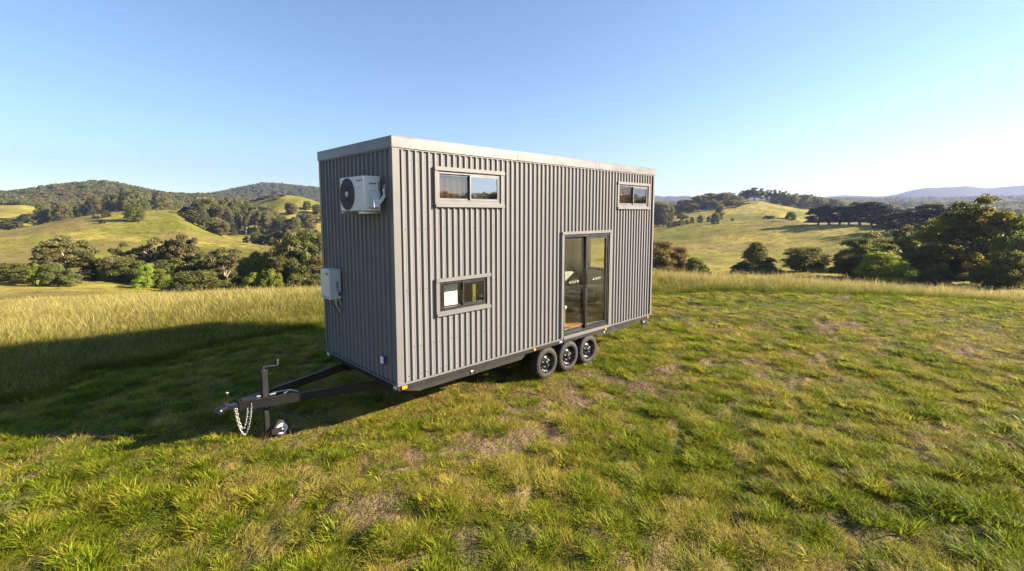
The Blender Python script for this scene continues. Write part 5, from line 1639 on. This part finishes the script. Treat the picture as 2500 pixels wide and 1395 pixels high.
for (xa, xb, za, zb, c_) in ((-0.105, -0.062, 1.925, 2.035, 'ac_grey'), (-0.100, -0.060, 1.875, 1.915, 'ink_mid'), (-0.070, -0.034, 1.80, 1.868, 'ink')):
    q = MB(); q.box(xa, xb, HY0 - .0020, HY0 - .0004, za, zb); q.build('print', M[c_], wh)
q = MB(); q.tube([(-0.09, 1.76, HZ0), (-0.09, 1.76, HZ0 - .09), (-0.075, 1.755, HZ0 - .13), (-0.03, 1.75, HZ0 - .24)], 0.012, 10); q.tube([(-.09, 1.76, HZ0 - .02), (-.09, 1.76, HZ0 - .05)], .022, 8); q.tube([(-.09, 1.76, HZ0 - .07), (-.09, 1.76, HZ0 - .09)], .02, 8); q.build('pipe', M['galv'], wh)
q = MB(); q.tube([(-0.13, 1.86, HZ0), (-0.13, 1.86, HZ0 - .04), (-0.08, 1.82, HZ0 - .15), (-0.03, 1.76, HZ0 - .27)], 0.007, 8); q.build('hose', M['ink'], wh)
q = MB(); q.tube([(-0.06, 1.72, HZ0), (-0.06, 1.72, HZ0 - .03), (-0.045, 1.70, HZ0 - .045), (-.045, 1.695, HZ0 - .09)], 0.009, 8); q.build('tap', M['brass'], wh)

# ------------------------------------------------------------------ things seen through the glass
sf = empty('sofa', (5.9, 1.85, 0.80)); tag(sf, 'grey-green fabric sofa seen through the sliding door glass', 'sofa')
q = MB(); q.bbox(4.75, 6.75, 1.45, 2.22, 0.86, 1.10, 0.04); q.build('base', M['sofa'], sf)
q = MB()
for k in range(3): q.bbox(4.78 + k * .655, 5.42 + k * .655, 1.43, 2.05, 1.105, 1.25, 0.05)
q.build('seat', M['sofa'], sf)
q = MB(); q.bbox(4.75, 6.75, 2.06, 2.26, 1.105, 1.62, 0.06); q.build('backrest', M['sofa'], sf)
for x in (4.62, 6.755):
    if x < 6: q = MB(); q.bbox(x, x + .125, 1.45, 2.26, 0.86, 1.42, 0.04); q.build('armrest', M['sofa'], sf)
tb = empty('round_table', (5.76, 0.74, 0.80)); tag(tb, 'small round pale table with thin timber legs inside the house', 'table')
q = MB(); q.lathe([(0.001, 0), (0.36, 0), (0.37, .012), (0.36, .024), (0.001, .024)], (5.76, 0.74, 1.42), (0, 0, 1), 36); q.build('tabletop', M['table'], tb)
for k in range(3):
    a = k * 2.094 + 2.6
    q = MB(); q.tube([(5.76 + .33 * math.cos(a), .74 + .33 * math.sin(a), .80), (5.76 + .26 * math.cos(a), .74 + .26 * math.sin(a), 1.42)], [0.014, .018], 8); q.build('leg', M['table_leg'], tb)
st = empty('stool', (6.35, 0.72, 0.80)); tag(st, 'dark timber square stool half under the round table', 'stool')
q = MB(); q.bbox(6.17, 6.53, .56, .90, 1.23, 1.26, .006); q.build('seat', M['table_leg'], st)
for (x, y) in ((6.19, .58), (6.51, .58), (6.19, .88), (6.51, .88)):
    q = MB(); q.box(x - .015, x + .015, y - .015, y + .015, .80, 1.23); q.build('leg', M['table_leg'], st)
chr_ = empty('chair', (3.95, 0.62, 0.80)); tag(chr_, 'white high-backed shell chair just inside the sliding door', 'chair')
q = MB()
vs, fs = [], []
nn = 14
for i in range(nn + 1):
    f = i / nn; z = 1.22 + .62 * f
    for j in range(9):
        u = (j - 4) / 4.0
        wd = .27 * (1 - .55 * max(0, f - .45) / .55)
        vs.append((3.93 + u * wd, .80 - .14 * u * u - .05 * (1 - f), z))
for i in range(nn):
    for j in range(8):
        k = i * 9 + j
        fs.append((k, k + 1, k + 10, k + 9))
q.add(vs, fs, True); q.build('backrest', M['linen'], chr_)
q = MB(); q.bbox(3.68, 4.18, .34, .80, 1.18, 1.25, .03); q.build('seat', M['linen'], chr_)
for (x, y) in ((3.72, .38), (4.14, .38), (3.72, .76), (4.14, .76)):
    q = MB(); q.tube([(x, y, .80), (x * .98 + .0786, y, 1.18)], .014, 8); q.build('leg', M['table_leg'], chr_)
fg = empty('cabinet', (1.14, 0.5, 0.80)); tag(fg, 'tall white cabinet standing in sunlight behind the low kitchen window', 'cabinet')
q = MB(); q.bbox(1.00, 1.275, 0.25, 0.80, 0.80, 2.40, .01); q.build('body', M['linen'], fg)
q = MB(); q.box(1.01, 1.02, 0.225, 0.2495, 1.1, 1.4); q.build('handle', M['frame_dark'], fg)

# ------------------------------------------------------------------ air
hz = MB(); hz.box(-3900, 3900, -3900, 3900, -60, 330)
vm, vt, vout = nt('valley_haze')
pv = N(vt, 'ShaderNodeVolumePrincipled')
pv.inputs['Color'].default_value = (0.36, 0.45, 0.74, 1)
pv.inputs['Density'].default_value = 0.00019
pv.inputs['Anisotropy'].default_value = 0.35
L(vt, pv, 'Volume', vout, 'Volume')
ho = hz.build('haze', vm)
tag(ho, 'thin blue morning haze lying over the valley and far ranges', 'haze', kind='stuff')

# ------------------------------------------------------------------ sky, sun, camera
wd = bpy.data.worlds.new('World'); SC.world = wd
wd.use_nodes = True
wt = wd.node_tree
wt.nodes.clear()
wo_ = wt.nodes.new('ShaderNodeOutputWorld'); bg = wt.nodes.new('ShaderNodeBackground')
sky = wt.nodes.new('ShaderNodeTexSky')
sky.sky_type = 'NISHITA'
sky.sun_disc = False
sky.sun_elevation = SUN_EL
sky.sun_rotation = math.atan2(SUN[0], SUN[1])
sky.altitude = 200.0
sky.air_density = 1.0
sky.dust_density = 0.0
sky.ozone_density = 3.4
bg.inputs['Strength'].default_value = 0.05
wt.links.new(sky.outputs[0], bg.inputs['Color']); wt.links.new(bg.outputs[0], wo_.inputs['Surface'])

sl = bpy.data.lights.new('sun', 'SUN'); sl.energy = 5.0; sl.angle = R(0.5); sl.color = (1.0, 0.85, 0.66)
so = bpy.data.objects.new('sun', sl); COL.objects.link(so)
so.rotation_euler = Vector(-SUN).to_track_quat('-Z', 'Y').to_euler()
so.location = (20, -20, 30)

cd = bpy.data.cameras.new('camera'); co_ = bpy.data.objects.new('camera', cd); COL.objects.link(co_)
cd.sensor_width = 36.0; cd.lens = FPX / 2500.0 * 36.0
cd.shift_x = 0.0; cd.shift_y = -(697.5 - CY) / 2500.0
cd.clip_start = 0.1; cd.clip_end = 30000.0
co_.location = CAM
co_.rotation_euler = (math.pi / 2 + PIT, 0, YAW - math.pi / 2)
SC.camera = co_
SC.view_settings.view_transform = 'Standard'
SC.view_settings.look = 'None'
SC.view_settings.gamma = 1.0
SC.view_settings.use_curve_mapping = False
SC.view_settings.exposure = EXPOSURE
SC.cycles.max_bounces = 8
SC.cycles.transparent_max_bounces = 12
SC.cycles.volume_bounces = 0
SC.cycles.use_denoising = True
SC.cycles.denoiser = 'OPENIMAGEDENOISE'
SC.cycles.denoising_input_passes = 'RGB_ALBEDO_NORMAL'
SC.cycles.denoising_prefilter = 'ACCURATE'
